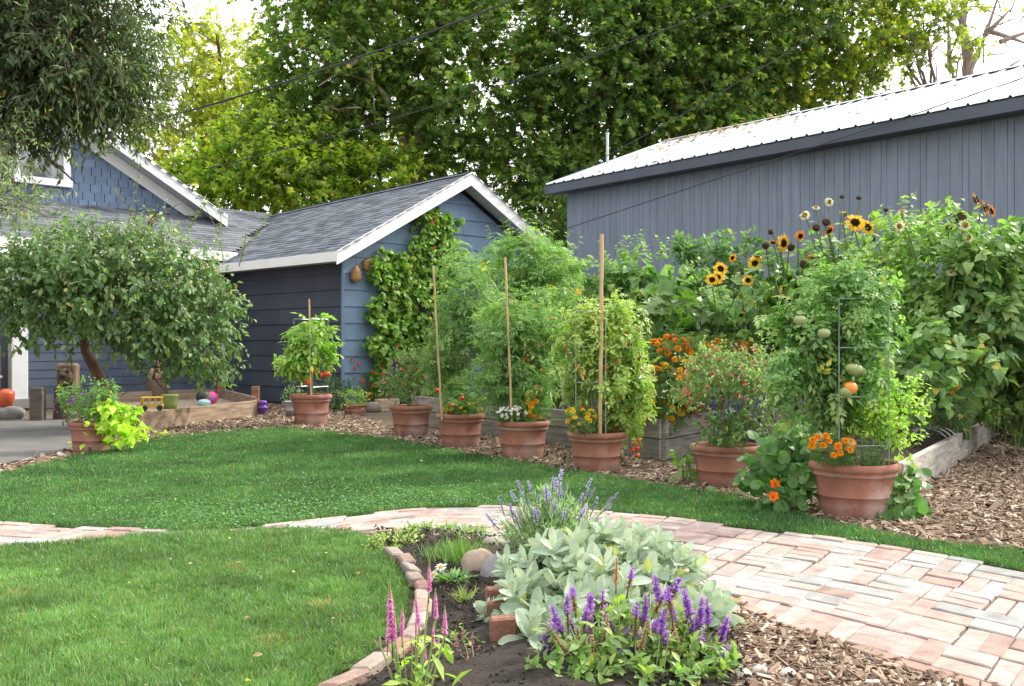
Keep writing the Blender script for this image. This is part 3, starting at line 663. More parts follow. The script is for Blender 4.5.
# ================================================================== METAL-ROOFED SHED
sL=np.array([-.626,.780,0]); sN=np.array([-.780,-.626,0]); SA=np.array([1.21,22.0,0]); SLEN=19.0
def spt(t,n,z): return SA-sL*t+sN*n+Z3*z     # t to the right along the wall, n towards the viewer
shed=thing('shed','long grey blue board clad shed with corrugated white metal roof','shed',spt(8,-3.5,0))
SE=4.5
mb=MB(); SB=(.225,.265,.345)
mb.box(spt(SLEN/2,-3.52,SE/2),sL*SLEN,sN*7.0,Z3*SE,SB,0)
t=0;k=0
while t<SLEN:
    wd=[.19,.10,.19,.19][k%4]; k+=1
    mb.box(spt(t+wd/2,-.008,SE/2-.01),sL*(wd-.005),sN*.022,Z3*(SE-.05),np.array(SB)*rng.uniform(.96,1.04),.004); t+=wd
# gable end
tri=[spt(0,0,SE-.02),spt(0,-7.04,SE-.02),spt(0,-3.52,SE+1.28)]; mb.poly3(tri,-sL*.05,SB)
mb.build('wall',M_shedpaint,shed)
RS=.372; ROV=.40
def sroof(t,n): return spt(t,n,SE+.17-RS*(n-ROV))   # plane rising away from the viewer
mb=MB()
prof=[];t=-.3
while t<SLEN+.3:
    for dt,h in ((0,0),(.02,.028),(.045,.028),(.065,0),(.15,.0),(.158,.006),(.17,0),(.24,0)): prof.append((t+dt,h))
    t+=.305
for (n0,n1,zs) in ((ROV,-3.53,1),):
    Vv=[];F=[]
    for i,(t,h) in enumerate(prof):
        for n in (n0,n1): Vv.append(sroof(t,n)+Z3*h)
    m=len(prof); F=[(2*i,2*i+2,2*i+3,2*i+1) for i in range(m-1)]
    mb.raw(Vv,F,(.34,.37,.41))
    Vb=[p-Z3*.02 for p in Vv]; mb.raw(Vb,F,(.3,.32,.34))
top0=sroof(-.3,-3.53);top1=sroof(SLEN+.3,-3.53)
Vv=[top0,top1,top1+sN*-3.9-Z3*1.45,top0+sN*-3.9-Z3*1.45]; mb.raw(Vv,[(0,1,2,3)],(.6,.63,.67))
mb.build('roof',M_metal,shed)
mb=MB(); 
for sg in (1,-1): mb.poly3([top0+Z3*.035,top1+Z3*.035,top1+sN*.16*sg-Z3*.025,top0+sN*.16*sg-Z3*.025],Z3*.006,(.6,.63,.67))
mb.build('ridge_cap',M_metal,shed)
FS=(.085,.10,.135)
mb=MB(); mb.beam(spt(-.28,ROV-.03,SE+.06),spt(SLEN+.28,ROV-.03,SE+.06),.04,.19,FS,bev=.004); mb.poly3([spt(-.25,ROV-.05,SE-.02),spt(-.25,.02,SE-.02),spt(-.25,.02,SE-.005),spt(-.25,ROV-.05,SE-.005)],-sL*(SLEN+.5),FS); mb.build('fascia',M_paint,shed)
mb=MB(); a=sroof(-.26,ROV)-Z3*.11;b=sroof(-.26,-3.53)-Z3*.11; mb.poly3([a-Z3*.09,b-Z3*.09,b+Z3*.085,a+Z3*.085],sL*.03,FS); mb.build('rake_board',M_paint,shed)
mb=MB(); q=sroof(-.12,-1.35); mb.tube([q-Z3*.2,q+Z3*.66],.032,10,(.6,.62,.64)); mb.tube([q+Z3*.66,q+Z3*.7],.045,10,(.5,.52,.54)); mb.build('vent_pipe',M_galv,shed)
# dry leaves lying on the roof
n=260; tt=rng.gamma(1.6,1.6,n); nn=-3.4+rng.gamma(1.2,.7,n); P=np.array([sroof(a,b)+Z3*.03 for a,b in zip(tt,np.clip(nn,-3.45,.3))])
mb=MB(); mb.inst(OVAL,P,np.c_[rng.normal(size=(n,2)),.2*rng.normal(size=n)],np.tile(np.array([-.29,-.23,.93]),(n,1))+.3*rng.normal(size=(n,3)),rng.uniform(.08,.16,n),lerp_cols((.16,.09,.04),(.35,.22,.1),rng.random(n)),wid=.9)
tag(mb.build('roof_leaves',M_leaf,kind='stuff'),'dead brown leaves lying on the far end of the metal roof','leaves')

# ================================================================== OVERHEAD CABLES
def cable(label,a,b,sag,r,extra=None):
    a,b=np.array(a),np.array(b); t=np.linspace(0,1,24)[:,None]; p=a*(1-t)+b*t-Z3*sag*4*t*(1-t); mb=MB(); mb.tube(p,r,6,(.03,.03,.035))
    if extra: 
        q=p+Z3*np.sin(t*90)*.02+np.array([.02,0,0]); mb.tube(q,r*.7,5,(.05,.05,.055))
    tag(mb.build('overhead_cable',M_cable,base=(a+b)/2),label,'cable','overhead cables')
cable('thick twisted cable running from the house gable up to the top of the picture',W(86,138,19.4),W(620,-45,19),.25,.018,1)
cable('thin cable crossing in front of the big tree from above the garage to upper centre',W(210,168,24),W(740,2,22),.2,.012)
cable('thin cable slanting across the tree on the right toward the top',W(560,180,23),W(900,-20,21),.15,.010)
cable('thin dark line crossing the shed wall and roof',W(562,230,21.2),W(1060,66,13.6),.0,.008)

# ================================================================== TREES
def tree(label,base,blobs,ncl,m,tpl,size,c1,c2,trunk,r0,limbs=9,twig=.7,barkcol=(.17,.13,.10),group=None,shell=.35,name='tree',droop=.35,mat=None,cat='tree',wid=1.0,front=.35,tips=None,up=.15,zmin=1.5,twigcol=(.12,.09,.06),twigr=.012,hole=None,below=False):
    t=thing(name,label,cat,base,group)
    P,O=cluster_pts(blobs,ncl,shell,front,zmin)
    if hole is not None:
        q=np.hypot((P[:,0]-hole[0][0])/hole[1],(P[:,2]-hole[0][2])/hole[2]); k=(q>1)|(rng.random(len(P))<.05); P,O=P[k],O[k]
    if below:      # canopy lifted clear of the ground: highest at the trunk, lowest over the sandbox
        px=512+P[:,0]/P[:,1]*FPX; py=HOR-(P[:,2]-EYE)/P[:,1]*FPX; k=py<np.interp(px,[-50,60,110,150,200,225,260],[345,338,348,372,380,374,356])+rng.normal(size=len(P))*6; P,O=P[k],O[k]; px=512+P[:,0]/P[:,1]*FPX; py=HOR-(P[:,2]-EYE)/P[:,1]*FPX; k=(px<232)&(py>np.interp(px,[0,60,150,190,232],[246,232,228,252,292])); P,O=P[k],O[k]
    mb=MB(); tr=np.array(trunk,float); rr=np.linspace(r0,r0*.45,len(tr)); mb.tube(tr,rr,10,barkcol)
    bs=np.array(blobs)
    for b in range(limbs):
        c=bs[b%len(bs)]; e=c[:3]+rng.normal(size=3)*c[3:6]*.45; s=tr[-1-(b%2)] if len(tr)>2 else tr[-1]
        pts=curve(s,e,(0,0,.12*np.linalg.norm(e-s)),8)+np.r_[[[0,0,0]],rng.normal(size=(7,3))*.06*np.linalg.norm(e-s)*.35]
        mb.tube(pts,np.linspace(r0*.42,r0*.07,8),6,np.array(barkcol)*rng.uniform(.8,1.2))
        for k in range(3):
            i=rng.integers(3,7); e2=pts[i]+nz(rng.normal(size=3)+np.array([0,-.3,.2]))*np.linalg.norm(e-s)*.4
            mb.tube(curve(pts[i],e2,(0,0,.1),5),np.linspace(r0*.14,r0*.03,5),5,np.array(barkcol)*rng.uniform(.8,1.2))
    mb.build('trunk',M_bark,t)
    mb=MB(); foliage(mb,P,O,m,tpl,size,c1,c2,twig,up,droop,wid=wid,tips=tips,twigcol=twigcol,twigr=twigr)
    mb.build('crown',mat or M_treeleaf,t); return t
def TB(*a): return [B(*q) for q in a]
G1=(.05,.10,.03);G2=(.13,.20,.06)
# big sycamores behind the garage; sun highlights are put into the tip colours
tree('big sycamore directly behind the garage ridge, pale leaning trunk inside its crown',(-2.6,32,0),
     TB((330,60,31,75,70,1.8),(410,30,32,85,80,2.2),(300,140,31,60,60,1.6),(390,150,32,80,55,2),(475,70,31,80,90,2.2),(350,-40,32,120,60,2.5),(470,190,33,60,45,1.5),(480,-50,32,90,60,2),(540,150,31,45,60,1.6)),
     4600,13,MAPLE,.18,G1,G2,[(-2.1,32.5,0),(-2.4,32.3,3),(-3.0,32,6),(-3.6,32,9.5)],.42,10,twig=.75,barkcol=(.36,.29,.21),group='big sycamores behind the buildings',shell=.2,tips=(.22,.26,.05))
tree('tall dark leaved sycamore between garage peak and shed, top centre',(1.6,33,0),
     TB((600,50,31,90,80,2.4),(690,40,32,85,70,2.4),(640,-40,32,120,60,2.4),(600,140,32,75,45,2),(560,190,31,42,36,1.6),(690,115,32,70,42,2),(760,20,33,80,60,2.2),(735,100,34,60,40,2)),
     4600,13,MAPLE,.18,(.04,.085,.025),(.10,.17,.055),[(1.0,33,0),(1.4,33,4),(2.0,33,7),(3.2,33,10)],.5,10,twig=.75,barkcol=(.16,.12,.09),group='big sycamores behind the buildings',shell=.2,tips=(.22,.26,.05))
tree('wide sycamore over the shed roof with yellow sunlit leaves along its base',(11.5,36,0),
     TB((790,75,34,60,42,2.2),(850,30,34,60,45,2.2),(730,120,35,60,40,2),(820,-30,34,110,50,2.4),(840,85,35,40,25,1.5),(690,60,36,50,60,2),(900,10,35,35,40,1.6),(680,150,36,60,24,1.5)),
     1700,12,MAPLE,.18,(.045,.09,.02),(.15,.20,.03),[(11.5,36,0),(11.2,36,4),(11,36,7.5),(10.6,36,10)],.42,9,twig=.75,barkcol=(.14,.11,.08),group='big sycamores behind the buildings',shell=.3,tips=(.4,.36,.03))
# yellow tree far back left; its sunlit yellow is put into the leaf colours
tree('tall yellow green tree in backlight, left of the big sycamore',(-13,42,0),
     TB((215,70,40,60,50,2.5),(175,100,40,40,60,2),(245,120,40,50,50,2.2),(200,150,40,60,40,2),(165,160,41,40,45,2),(235,60,42,40,40,2)),
     800,12,STAR,.22,(.12,.15,.03),(.30,.30,.06),[(-13,42,0),(-12.8,42,4),(-12.5,42,8),(-12.2,42,11)],.3,8,twig=.9,barkcol=(.2,.13,.08),shell=.3,tips=(.45,.42,.10))
tree('low bright green tree filling the gap above the garage roof',(-8.6,32,0),
     TB((245,175,29,60,38,1.8),(300,185,29,50,30,1.6),(205,190,29,40,28,1.4),(270,140,30,55,30,1.5),(330,170,30,40,32,1.4),(390,175,30,40,26,1.4)),
     1000,12,STAR,.19,(.06,.13,.02),(.20,.26,.035),[(-8.6,32,0),(-8.4,32,2),(-8.2,32,4)],.2,7,twig=.6,shell=.3,tips=(.35,.34,.04))
tree('dark green shrubby tree between garage and shed',(1.3,27,0),
     TB((553,215,27,22,32,1),(548,255,27,20,34,1),(570,225,27.5,12,26,.8)),150,12,OVAL,.16,(.025,.06,.018),(.06,.11,.03),[(1.2,27,0),(1.2,27,2),(1.1,27,3.6)],.1,4,twig=.4)
tree('open thin tree with bare forked limbs over the shed ridge, right',(15.5,36,0),
     TB((925,22,35,28,18,1.2),(955,8,35,20,20,1),(895,35,35,22,18,1.2),(940,55,35,22,12,1),(905,62,36,18,12,1),(965,40,36,14,10,1)),
     110,10,STAR,.24,(.10,.13,.06),(.2,.22,.09),[(16,36.5,0),(15.8,36,5),(15.2,36,9.5)],.16,12,twig=.7,barkcol=(.22,.17,.14),shell=.1,up=.2)
t=thing('tree','nearly bare tree with grey forked branches at the upper right edge','tree',(18.2,37,0))
mb=MB(); tr=[np.array([18.0,37,0]),W(968,120,37),W(968,60,37),W(962,20,37),W(972,-40,37)]; mb.tube(tr,[.3,.24,.2,.14,.06],8,(.3,.24,.21))
for (a,b) in (((968,75),(1000,-10)),((965,40),(930,5)),((985,30),(1030,45)),((962,22),(945,-30)),((985,35),(1010,10)),((1000,-5),(1030,-40)),((950,70),(948,20)),((1000,42),(1035,30)),((975,95),(1020,60))):
    mb.tube(curve(W(*a,37),W(*b,37),(rng.normal()*.2,0,rng.normal()*.2),6),np.linspace(.11,.03,6),6,(.3,.24,.21))
for k in range(26):
    a=W(rng.uniform(930,1030),rng.uniform(-20,70),37); mb.tube(curve(a,a+rng.normal(size=3)*.8,(0,0,.1),4),np.linspace(.03,.01,4),4,(.28,.22,.18))
mb.build('trunk',M_bark,t); mb=MB(); P,O=cluster_pts(TB((950,40,37,30,40,1.5),(1000,20,37,30,40,1.5)),26,.1,zmin=3); foliage(mb,P,O,5,STAR,.2,(.2,.2,.08),(.35,.28,.1),.5); mb.build('crown',M_treeleaf,t)

# near overhanging tree, upper left
tree('large tree with narrow drooping leaves hanging over the house at upper left',(-8.6,10.2,0),
     TB((30,40,10,60,60,1.0),(60,80,10.4,60,40,1.0),(15,90,10,40,36,.8),(88,55,10,46,56,.9),(18,115,10,36,30,.8),(80,110,10.2,40,24,.8),(122,85,10.5,20,44,.7),(20,-30,10,90,60,1.2),(100,-20,10,46,50,1),(128,140,10.6,12,24,.4)),
     1900,14,LITE,.10,(.030,.052,.024),(.085,.12,.055),[(-8.6,10.2,0),(-8.2,10.2,1.5),(-7.2,10.1,3),(-5.9,10,4.2)],.22,8,twig=.55,barkcol=(.13,.085,.055),shell=.2,droop=.6,wid=.62,up=-.2,twigr=.004,tips=(.14,.19,.09),mat=M_leaf,hole=(W(72,160,10),.62,.56))
tree('grey green willowy branch hanging in from the left edge above the porch',(-6.8,9.2,0),
     TB((8,170,9,26,26,.5),(10,208,9,28,20,.5),(14,190,9.2,18,20,.4),(-8,140,9,24,26,.5)),
     150,13,LITE,.075,(.13,.18,.10),(.27,.32,.20),[(-6.8,9.2,0),(-6.3,9.2,1.6),(-5.4,9.1,2.4)],.06,6,twig=.4,barkcol=(.16,.12,.09),shell=.2,droop=.5,wid=.6,zmin=2.2,up=-.1,twigr=.003,mat=M_leaf,hole=(W(66,165,9),.5,.5))

# small spreading fruit tree in front of the sandbox
at=tree('small drooping fruit tree with leaning trunk, spreading over the sandbox',G(112,404)+np.array([.25,-1.6,0]),
     TB((70,265,14,66,36,1.0),(130,250,14,66,26,1.0),(185,290,14.3,50,42,.9),(120,290,13.7,78,40,1.0),(40,300,13.8,46,44,.9),(205,335,14.4,36,44,.7),(160,330,14,40,34,.8),(20,270,13.8,30,40,.7),(234,310,14.5,16,36,.5),(150,225,14.5,40,14,.6),(215,370,14.3,14,24,.3),(165,385,14,16,18,.3)),
     2000,9,OVAL,.098,(.05,.10,.035),(.14,.225,.095),[W(112,412,14.6),W(103,385,14.5),W(86,352,14.3),(W(80,320,14.2)),W(95,290,14.1)],.095,14,twig=.36,barkcol=(.15,.085,.05),shell=.35,droop=.7,up=-.25,zmin=.5,twigr=.0025,twigcol=(.12,.11,.05),mat=M_leaf,front=.5,tips=(.24,.32,.16),below=True)
for k in range(16):   # long upright shoots
    mb=MB(); a=W(rng.uniform(90,240),rng.uniform(225,290),14.2); e=a+np.array([rng.normal()*.25,rng.normal()*.2,rng.uniform(.35,.75)]); p=curve(a,e,(.05,0,.05),7); mb.tube(p,np.linspace(.008,.003,7),4,(.2,.15,.08))
    q=p[1:].repeat(3,0); n=len(q); mb.inst(OVAL,q,np.c_[rng.normal(size=(n,2)),.1+.3*rng.normal(size=n)],np.c_[.4*rng.normal(size=(n,2)),np.ones(n)],rng.uniform(.05,.08,n),lerp_cols((.09,.15,.05),(.2,.28,.12),rng.random(n)))
    mb.build('shoot',M_leaf,at)
mb=MB(); P,O=surface_pts(TB((130,280,14,90,55,1.0)),220)
for p in P: mb.blob(p,(.014,.014,.016),np.array([.42,.36,.14])*rng.uniform(.7,1.2),amp=.03,seg=6,ring=4)
mb.build('small_fruit',M_fruit,at,kind='stuff')

# ================================================================== POTS
def pot(label,px0,px1,pyb,ptop,lbl_group='terracotta pots',style=0,col=(.33,.125,.085)):
    cx=(px0+px1)/2; d=GD(pyb); Rr=(px1-px0)/2*d/FPX; d2=d+Rr*.72; Rr=(px1-px0)/2*d2/FPX; c=np.array([(cx-512)/FPX*d2,d2,0.])
    h=EYE-(ptop-HOR)/FPX*(d2-.0)   # rim height from the rim's middle line
    t=thing('terracotta_pot',label,'pot',c,lbl_group)
    col=np.array(col)
    rb=Rr*.74
    prof=[(rb*.98,0.0),(rb,.012)]
    for k in range(1,6): f=k/6; prof.append((rb+(Rr*.885-rb)*f*1.0,h*.75*f))
    prof=[(rb*.97,0),(rb,.01),(rb+(Rr*.86-rb)*.33,h*.26),(rb+(Rr*.86-rb)*.5,h*.385),(rb+(Rr*.86-rb)*.52+.005,h*.392),(rb+(Rr*.86-rb)*.54+.005,h*.408),(rb+(Rr*.86-rb)*.56,h*.425),(Rr*.865,h*.74),(Rr*.88,h*.755),(Rr*.93,h*.77),(Rr*.935,h*.795),(Rr*.925,h*.825),(Rr*.94,h*.845),(Rr*.985,h*.87),(Rr,h*.905),(Rr*.995,h*.955),(Rr*.965,h*.99),(Rr*.92,h),(Rr*.88,h*.985),(Rr*.865,h*.94),(Rr*.84,h*.80),(Rr*.8,h*.7)]
    mb=MB(); mb.lathe(prof,c,56,col,.0015); 
    zz=np.vstack(mb.V)[:,2]; C=mb.C[0]; fz=np.array([np.mean(zz[list(range(0,0+1))]) for _ in [0]])
    # whitish mineral bloom low on the wall and under the rim
    nf=len(prof)-1; hz_=np.repeat([(prof[i][1]+prof[i+1][1])/2/h for i in range(nf)],56); k=np.clip(1-hz_/.22,0,1)*.55+np.where((hz_>.72)&(hz_<.84),.35,0); k=k*rng.uniform(.5,1.2)*(.6+.4*np.sin(np.tile(np.arange(56),nf)*.35+rng.uniform(0,6)))
    k=np.clip(k,0,.7)
    C[:nf*56]=C[:nf*56]*(1-k[:,None])+np.array([.5,.40,.37])*k[:,None]
    mb.build('pot_body',M_terra2 if len(pots) in (1,2,4,7) else M_terra,t,smooth=True)
    mb=MB(); s=[(Rr*.83,h*.86),(Rr*.5,h*.885),(.01,h*.89)]; mb.lathe(s,c,28,(.06,.042,.03)); mb.build('potting_soil',M_soil,t)
    return c,Rr,h,d2
pots={}
PT=[('A',69,113,454,421,'terracotta pot at the left edge of the far lawn beside the patio'),
    ('B',290,332,426,394,'terracotta pot with ribbed stained sides in front of the garage, alone with one staked tomato'),
    ('C',389,433,437,405,'terracotta pot at the garage corner, farthest back in the long row by the bed'),
    ('D',436,485,449,413,'terracotta pot of the leftmost staked plant, second in the row by the bed'),
    ('E',496,550,460,420,'terracotta pot with white alyssum spilling at its rim, third in the row by the bed'),
    ('F',567,627,473,431,'terracotta pot with the tallest bamboo stake and yellow blooms at its rim'),
    ('G',690,761,489,444,'terracotta pot under the pink flowering bush'),
    ('H',810,898,521,461,'largest terracotta pot, white streaked, with big green tomatoes, right of the nasturtiums')]
for k,a,b,yb,yt,l in PT: pots[k]=pot(l,a,b,yb,yt,col=np.array([.34,.145,.10])*rng.uniform(.88,1.12))
pots['n']=pot('small terracotta pot half hidden under nasturtium leaves',770,806,504,492,col=(.42,.13,.07))
pots['s1']=pot('shallow terracotta bowl planted with green herbs, at the garage corner',342,368,416,404,'small pots at the garage corner')
pots['s2']=pot('small terracotta pot of chives standing behind the shallow bowl',342,367,408,393,'small pots at the garage corner')
# galvanised tub
c=G(293,418); c=c+np.array([-.02,.2,0]); mb=MB(); mb.lathe([(.13,0),(.15,.1),(.155,.105),(.155,.12),(.152,.125),(.17,.24),(.18,.25),(.182,.26),(.165,.255),(.15,.15)],c,28,(.42,.45,.47))
tb=thing('metal_tub','grey galvanised bucket behind the staked tomato pot by the garage','bucket',c); mb.build('tub_body',M_galv,tb,smooth=True); mb=MB(); mb.lathe([(.155,.2),(.01,.21)],c,20,(.06,.04,.03)); mb.build('potting_soil',M_soil,tb)
mb=MB(); P,O=cluster_pts([(c[0],c[1],.33,.14,.14,.12)],26,.2); foliage(mb,P,O,7,LITE,.06,(.09,.16,.07),(.2,.28,.16),.1); tag(mb.build('herb',M_leaf,base=c),'small grey green herb growing in the galvanised bucket','herb')
# squared timber block by the gable wall
c=G(386,412); mb=MB(); mb.box(c+np.array([0,.15,.11]),uR*.42,uL*.2,Z3*.22,(.42,.33,.24),.012); tag(mb.build('timber_block',M_wood,base=c),'pale sawn timber block beside the pot at the garage corner','block')
c=G(372,413); mb=MB(); mb.blob(c+np.array([0,.15,.08]),(.14,.11,.1),(.2,.17,.14),3); tag(mb.build('rock',M_stone,base=c,smooth=True),'brown rock next to the timber block by the garage','rock')

# bamboo stakes
def stake(label,px0,py0,px1,d,base,r=.012):
    a=W(px1,HOR,d); a=np.array([base[0],base[1],base[2]]); b=W(px0,py0,base[1]); n=12
    p=a+(b-a)*np.linspace(0,1,n)[:,None]+np.c_[rng.normal(size=(n,1))*.002,np.zeros((n,2))]; mb=MB(); rr=np.full(n,r); rr[1::3]*=1.14
    mb.tube(p,rr,8,(.56,.39,.21)); tag(mb.build('bamboo_stake',M_bamboo,base=a),label,'stake','bamboo stakes in the pots')
def pb(k,px,back=-.8):
    c,R,h,d=pots[k]; dd=d+R*back; return np.array([(px-512)/FPX*dd,dd,h*.85])
stake('short bamboo stake in the pot alone in front of the garage',309,299,311,0,pb('B',311),.011)
stake('leftmost bamboo stake of the row by the bed, in front of the garage vine',433,266,437,0,pb('D',442),.011)
stake('middle bamboo stake of the row by the bed, in front of the blue gable',505,257,512,0,pb('E',512),.011)
stake('tallest and thickest bamboo stake, rising against the shed corner',602,234,600,0,pb('F',600),.017)

# ================================================================== RAISED BEDS
WG=(.30,.275,.25)
p0=G(661,460); dr=nz(G(484,434.6)-p0); qv=np.array([-dr[1],dr[0],0]); qv=qv if qv[1]>0 else -qv
qv=nz(np.array([.55,.83,0])); 
rb=thing('raised_bed','grey weathered timber raised bed behind the row of pots, marigolds at its corner','raised bed',p0)
for k in range(2):
    z=.105+k*.215; mb=MB(); mb.beam(p0+Z3*z,p0+dr*5.4+Z3*z,.05,.205,np.array(WG)*(1 if k else .85)); mb.build('plank',M_woodgrain,rb)
    mb=MB(); mb.beam(p0+Z3*z+qv*.03-dr*.035,p0+qv*3.2+Z3*z-dr*.035,.05,.205,np.array(WG)*(1.05 if k else .9)); mb.build('plank',M_woodgrain,rb)
mb=MB(); mb.box(p0+Z3*.212+dr*.02+qv*.06,dr*.09,qv*.09,Z3*.42,np.array(WG)*.85); mb.build('corner_post',M_woodgrain,rb)
mb=MB(); e=[p0+dr*.03+qv*.03,p0+dr*5.3+qv*.03,p0+dr*5.3+qv*3.1,p0+dr*.03+qv*3.1]; mb.prism([x[:2] for x in e],.2,.37,(.06,.042,.03)); mb.build('bed_soil',M_soil,rb)
q0=G(900,501); q1=G(1001,433.5); q1d=nz(q1-q0); q1=q0+q1d*6.4; lv=np.array([-q1d[1],q1d[0],0])
rb2=thing('raised_bed','long pale board raised bed at right, below the climbing beans','raised bed',q0)
mid=q0+q1d*3.4
mb=MB(); mb.beam(q0+Z3*.145,mid+Z3*.145,.055,.29,(.46,.42,.37)); mb.build('plank',M_woodgrain,rb2)
mb=MB(); mb.beam(mid+Z3*.14+q1d*.01,q1+Z3*.14,.05,.28,(.40,.36,.31)); mb.build('plank',M_woodgrain,rb2)
mb=MB(); mb.box(mid+lv*.07+Z3*.15,q1d*.3,lv*.06,Z3*.3,(.5,.47,.43)); mb.build('brace',M_woodgrain,rb2)
mb=MB(); e=[q0+lv*.03,q1+lv*.03,q1+lv*2.6,q0+lv*1.0+q1d*1.4]; mb.prism([x[:2] for x in e],.05,.22,(.05,.036,.026)); mb.build('bed_soil',M_soil,rb2)
# wire fence panel inside the garden
def wire_panel(label,a,b,z0,z1,st,r,col,name='wire_fence',cat='wire fence'):
    a,b=np.array(a),np.array(b); t=thing(name,label,cat,(a+b)/2); L_=np.linalg.norm(b-a); u=(b-a)/L_; mb=MB()
    for x in np.arange(0,L_+.01,st): mb.tube([a+u*x+Z3*z0,a+u*x+Z3*z1],r,4,col)
    for z in np.arange(z0,z1+.01,st): mb.tube([a+Z3*z,b+Z3*z],r,4,col)
    mb.build('wire_mesh',M_cable,t)
    for x in (0,L_/2,L_): mb=MB(); mb.tube([a+u*x,a+u*x+Z3*(z1+.1)],.022,6,(.06,.06,.065)); mb.build('post',M_cable,t)
wire_panel('black wire mesh fence standing behind the marigolds and pink flowers',W(650,343,12.6)*[1,1,0],W(870,343,10.8)*[1,1,0],.3,1.45,.15,.006,(.02,.02,.022))
def cage(label,c,w_,z0,z1,rows,col=(.45,.47,.5),r=.005,rot=.3):
    t=thing('tomato_cage',label,'plant cage',(c[0],c[1],z0)); cs=[np.array([c[0]+w_*math.cos(rot+k*math.pi/2),c[1]+w_*math.sin(rot+k*math.pi/2),0]) for k in range(4)]
    for k in range(4):
        mb=MB(); mb.tube([cs[k]+Z3*z0,cs[k]+Z3*z1],r,6,col); mb.build('upright',M_galv,t)
    for z in np.linspace(z0+.2,z1,rows):
        mb=MB()
        for k in range(4): mb.tube([cs[k]+Z3*z,cs[(k+1)%4]+Z3*z],r,6,col)
        mb.build('ring',M_galv,t)
c,R,h,d=pots['H']; cage('tall square wire cage around the big green tomatoes in the largest pot',c+np.array([-.03,-.02,0]),R*.84,h*.8,1.5,4,r=.004,rot=.95,col=(.30,.32,.34))
c,R,h,d=pots['B']; cage('small square wire cage around the tomato in front of the garage',c,R*.8,h*.8,1.55,3)
c,R,h,d=pots['F']; cage('square wire cage inside the cherry tomato bush with the tallest stake',c,R*.75,h*.8,1.5,4)
mb=MB(); c=G(932,470)+np.array([0,.2,.2])
for k in range(3): mb.tube(c+np.array([[.25*math.cos(a)+k*.1,.12*k,.18*math.sin(a)] for a in np.linspace(0,math.pi,12)]),.006,5,(.6,.62,.64))
tag(mb.build('wire_hoop',M_galv,base=c),'bent silver wire hoops on the soil behind the long pale board','wire hoop')

# ================================================================== FLOWER AND FRUIT MESHES
def petals(mb,n,r0,r1,wid,z,col,c2=None,cup=.2,tpl=OVAL):
    a=np.arange(n)*2*math.pi/n+rng.normal(size=n)*.12
    d=np.c_[np.cos(a),np.sin(a),np.full(n,cup)+rng.normal(size=n)*.1]; col=np.array(col); c=np.tile(col,(n,1)) if c2 is None else lerp_cols(col,c2,rng.random(n))
    mb.inst(tpl,np.c_[np.cos(a)*r0,np.sin(a)*r0,np.full(n,z)],d,np.tile([0,0,1.],(n,1))+d*-.2,(r1-r0)*rng.uniform(.85,1.12,n),c*rng.uniform(.85,1.15,(n,1)),wid)
def f_sunflower(r,pc,p2,dc,np_=15):
    mb=MB(); petals(mb,np_,r*.34,r,.85,.0,pc,p2,.1); petals(mb,np_-3,r*.3,r*.85,.8,.006,pc,p2,.25)
    mb.lathe([(r*.42,-.012),(r*.44,0),(r*.36,.014),(r*.2,.018),(.002,.012)],(0,0,0),14,dc); 
    a=rng.uniform(0,6.28,60);q=r*.42*np.sqrt(rng.random(60)); mb.inst(STICK,np.c_[q*np.cos(a),q*np.sin(a),np.full(60,.006)],np.tile([0,0,1.],(60,1)),rng.normal(size=(60,3)),.018,np.array(dc)*rng.uniform(.6,1.8,(60,1)),wid=.4,thick=.006)
    petals(mb,9,.01,r*.5,.6,-.02,(.08,.16,.04),None,-.1,LITE); return mb.mesh('flower_head',M_petal)
def f_spent(r):
    mb=MB(); mb.lathe([(.01,-.03),(r*.8,-.015),(r,.005),(r*.7,.03),(r*.3,.035),(.002,.03)],(0,0,0),12,(.09,.055,.035)); petals(mb,11,r*.8,r*1.35,.6,-.01,(.12,.15,.05),(.2,.13,.05),-.3,LITE); return mb.mesh('seed_head',M_petal)
def f_marigold(r,c1,c2):
    mb=MB()
    for k,(n,rr,cu,z) in enumerate([(11,1,.05,0),(10,.85,.45,.1),(8,.65,1.0,.2),(6,.42,1.9,.25)]): petals(mb,n,r*.05,r*rr,1.5,z*r,np.array(c1)*(1-.12*k),c2,cu,STAR)
    mb.lathe([(.002,-r*.8),(r*.2,-r*.6),(r*.28,-.004)],(0,0,0),7,(.07,.14,.04)); return mb.mesh('flower',M_petal)
def f_small(r,c1,c2,n=5,wid=1.3,cen=(.7,.5,.1),cup=.35):
    mb=MB(); petals(mb,n,r*.1,r,wid,0,c1,c2,cup,OVAL); mb.lathe([(r*.2,-.002),(r*.2,r*.1),(.0005,r*.2)],(0,0,0),7,cen); return mb.mesh('flower',M_petal)
def f_daisy(r):
    mb=MB(); petals(mb,15,r*.25,r,.7,0,(.82,.82,.80),None,.05); mb.lathe([(r*.3,-.003),(r*.3,r*.12),(r*.18,r*.22),(.0005,r*.24)],(0,0,0),12,(.75,.5,.04)); return mb.mesh('flower',M_petal)
def f_lips(r,c1,c2):      # two lipped salvia bloom
    mb=MB(); mb.lathe([(r*.12,-r),(r*.2,-r*.4),(r*.28,0)],(0,0,0),6,np.array(c1)*.6); petals(mb,2,r*.1,r*1.0,1.3,0,c1,c2,.5,OVAL); petals(mb,3,r*.1,r*.6,1.1,-r*.1,c1,c2,.9,OVAL); return mb.mesh('flower',M_petal)
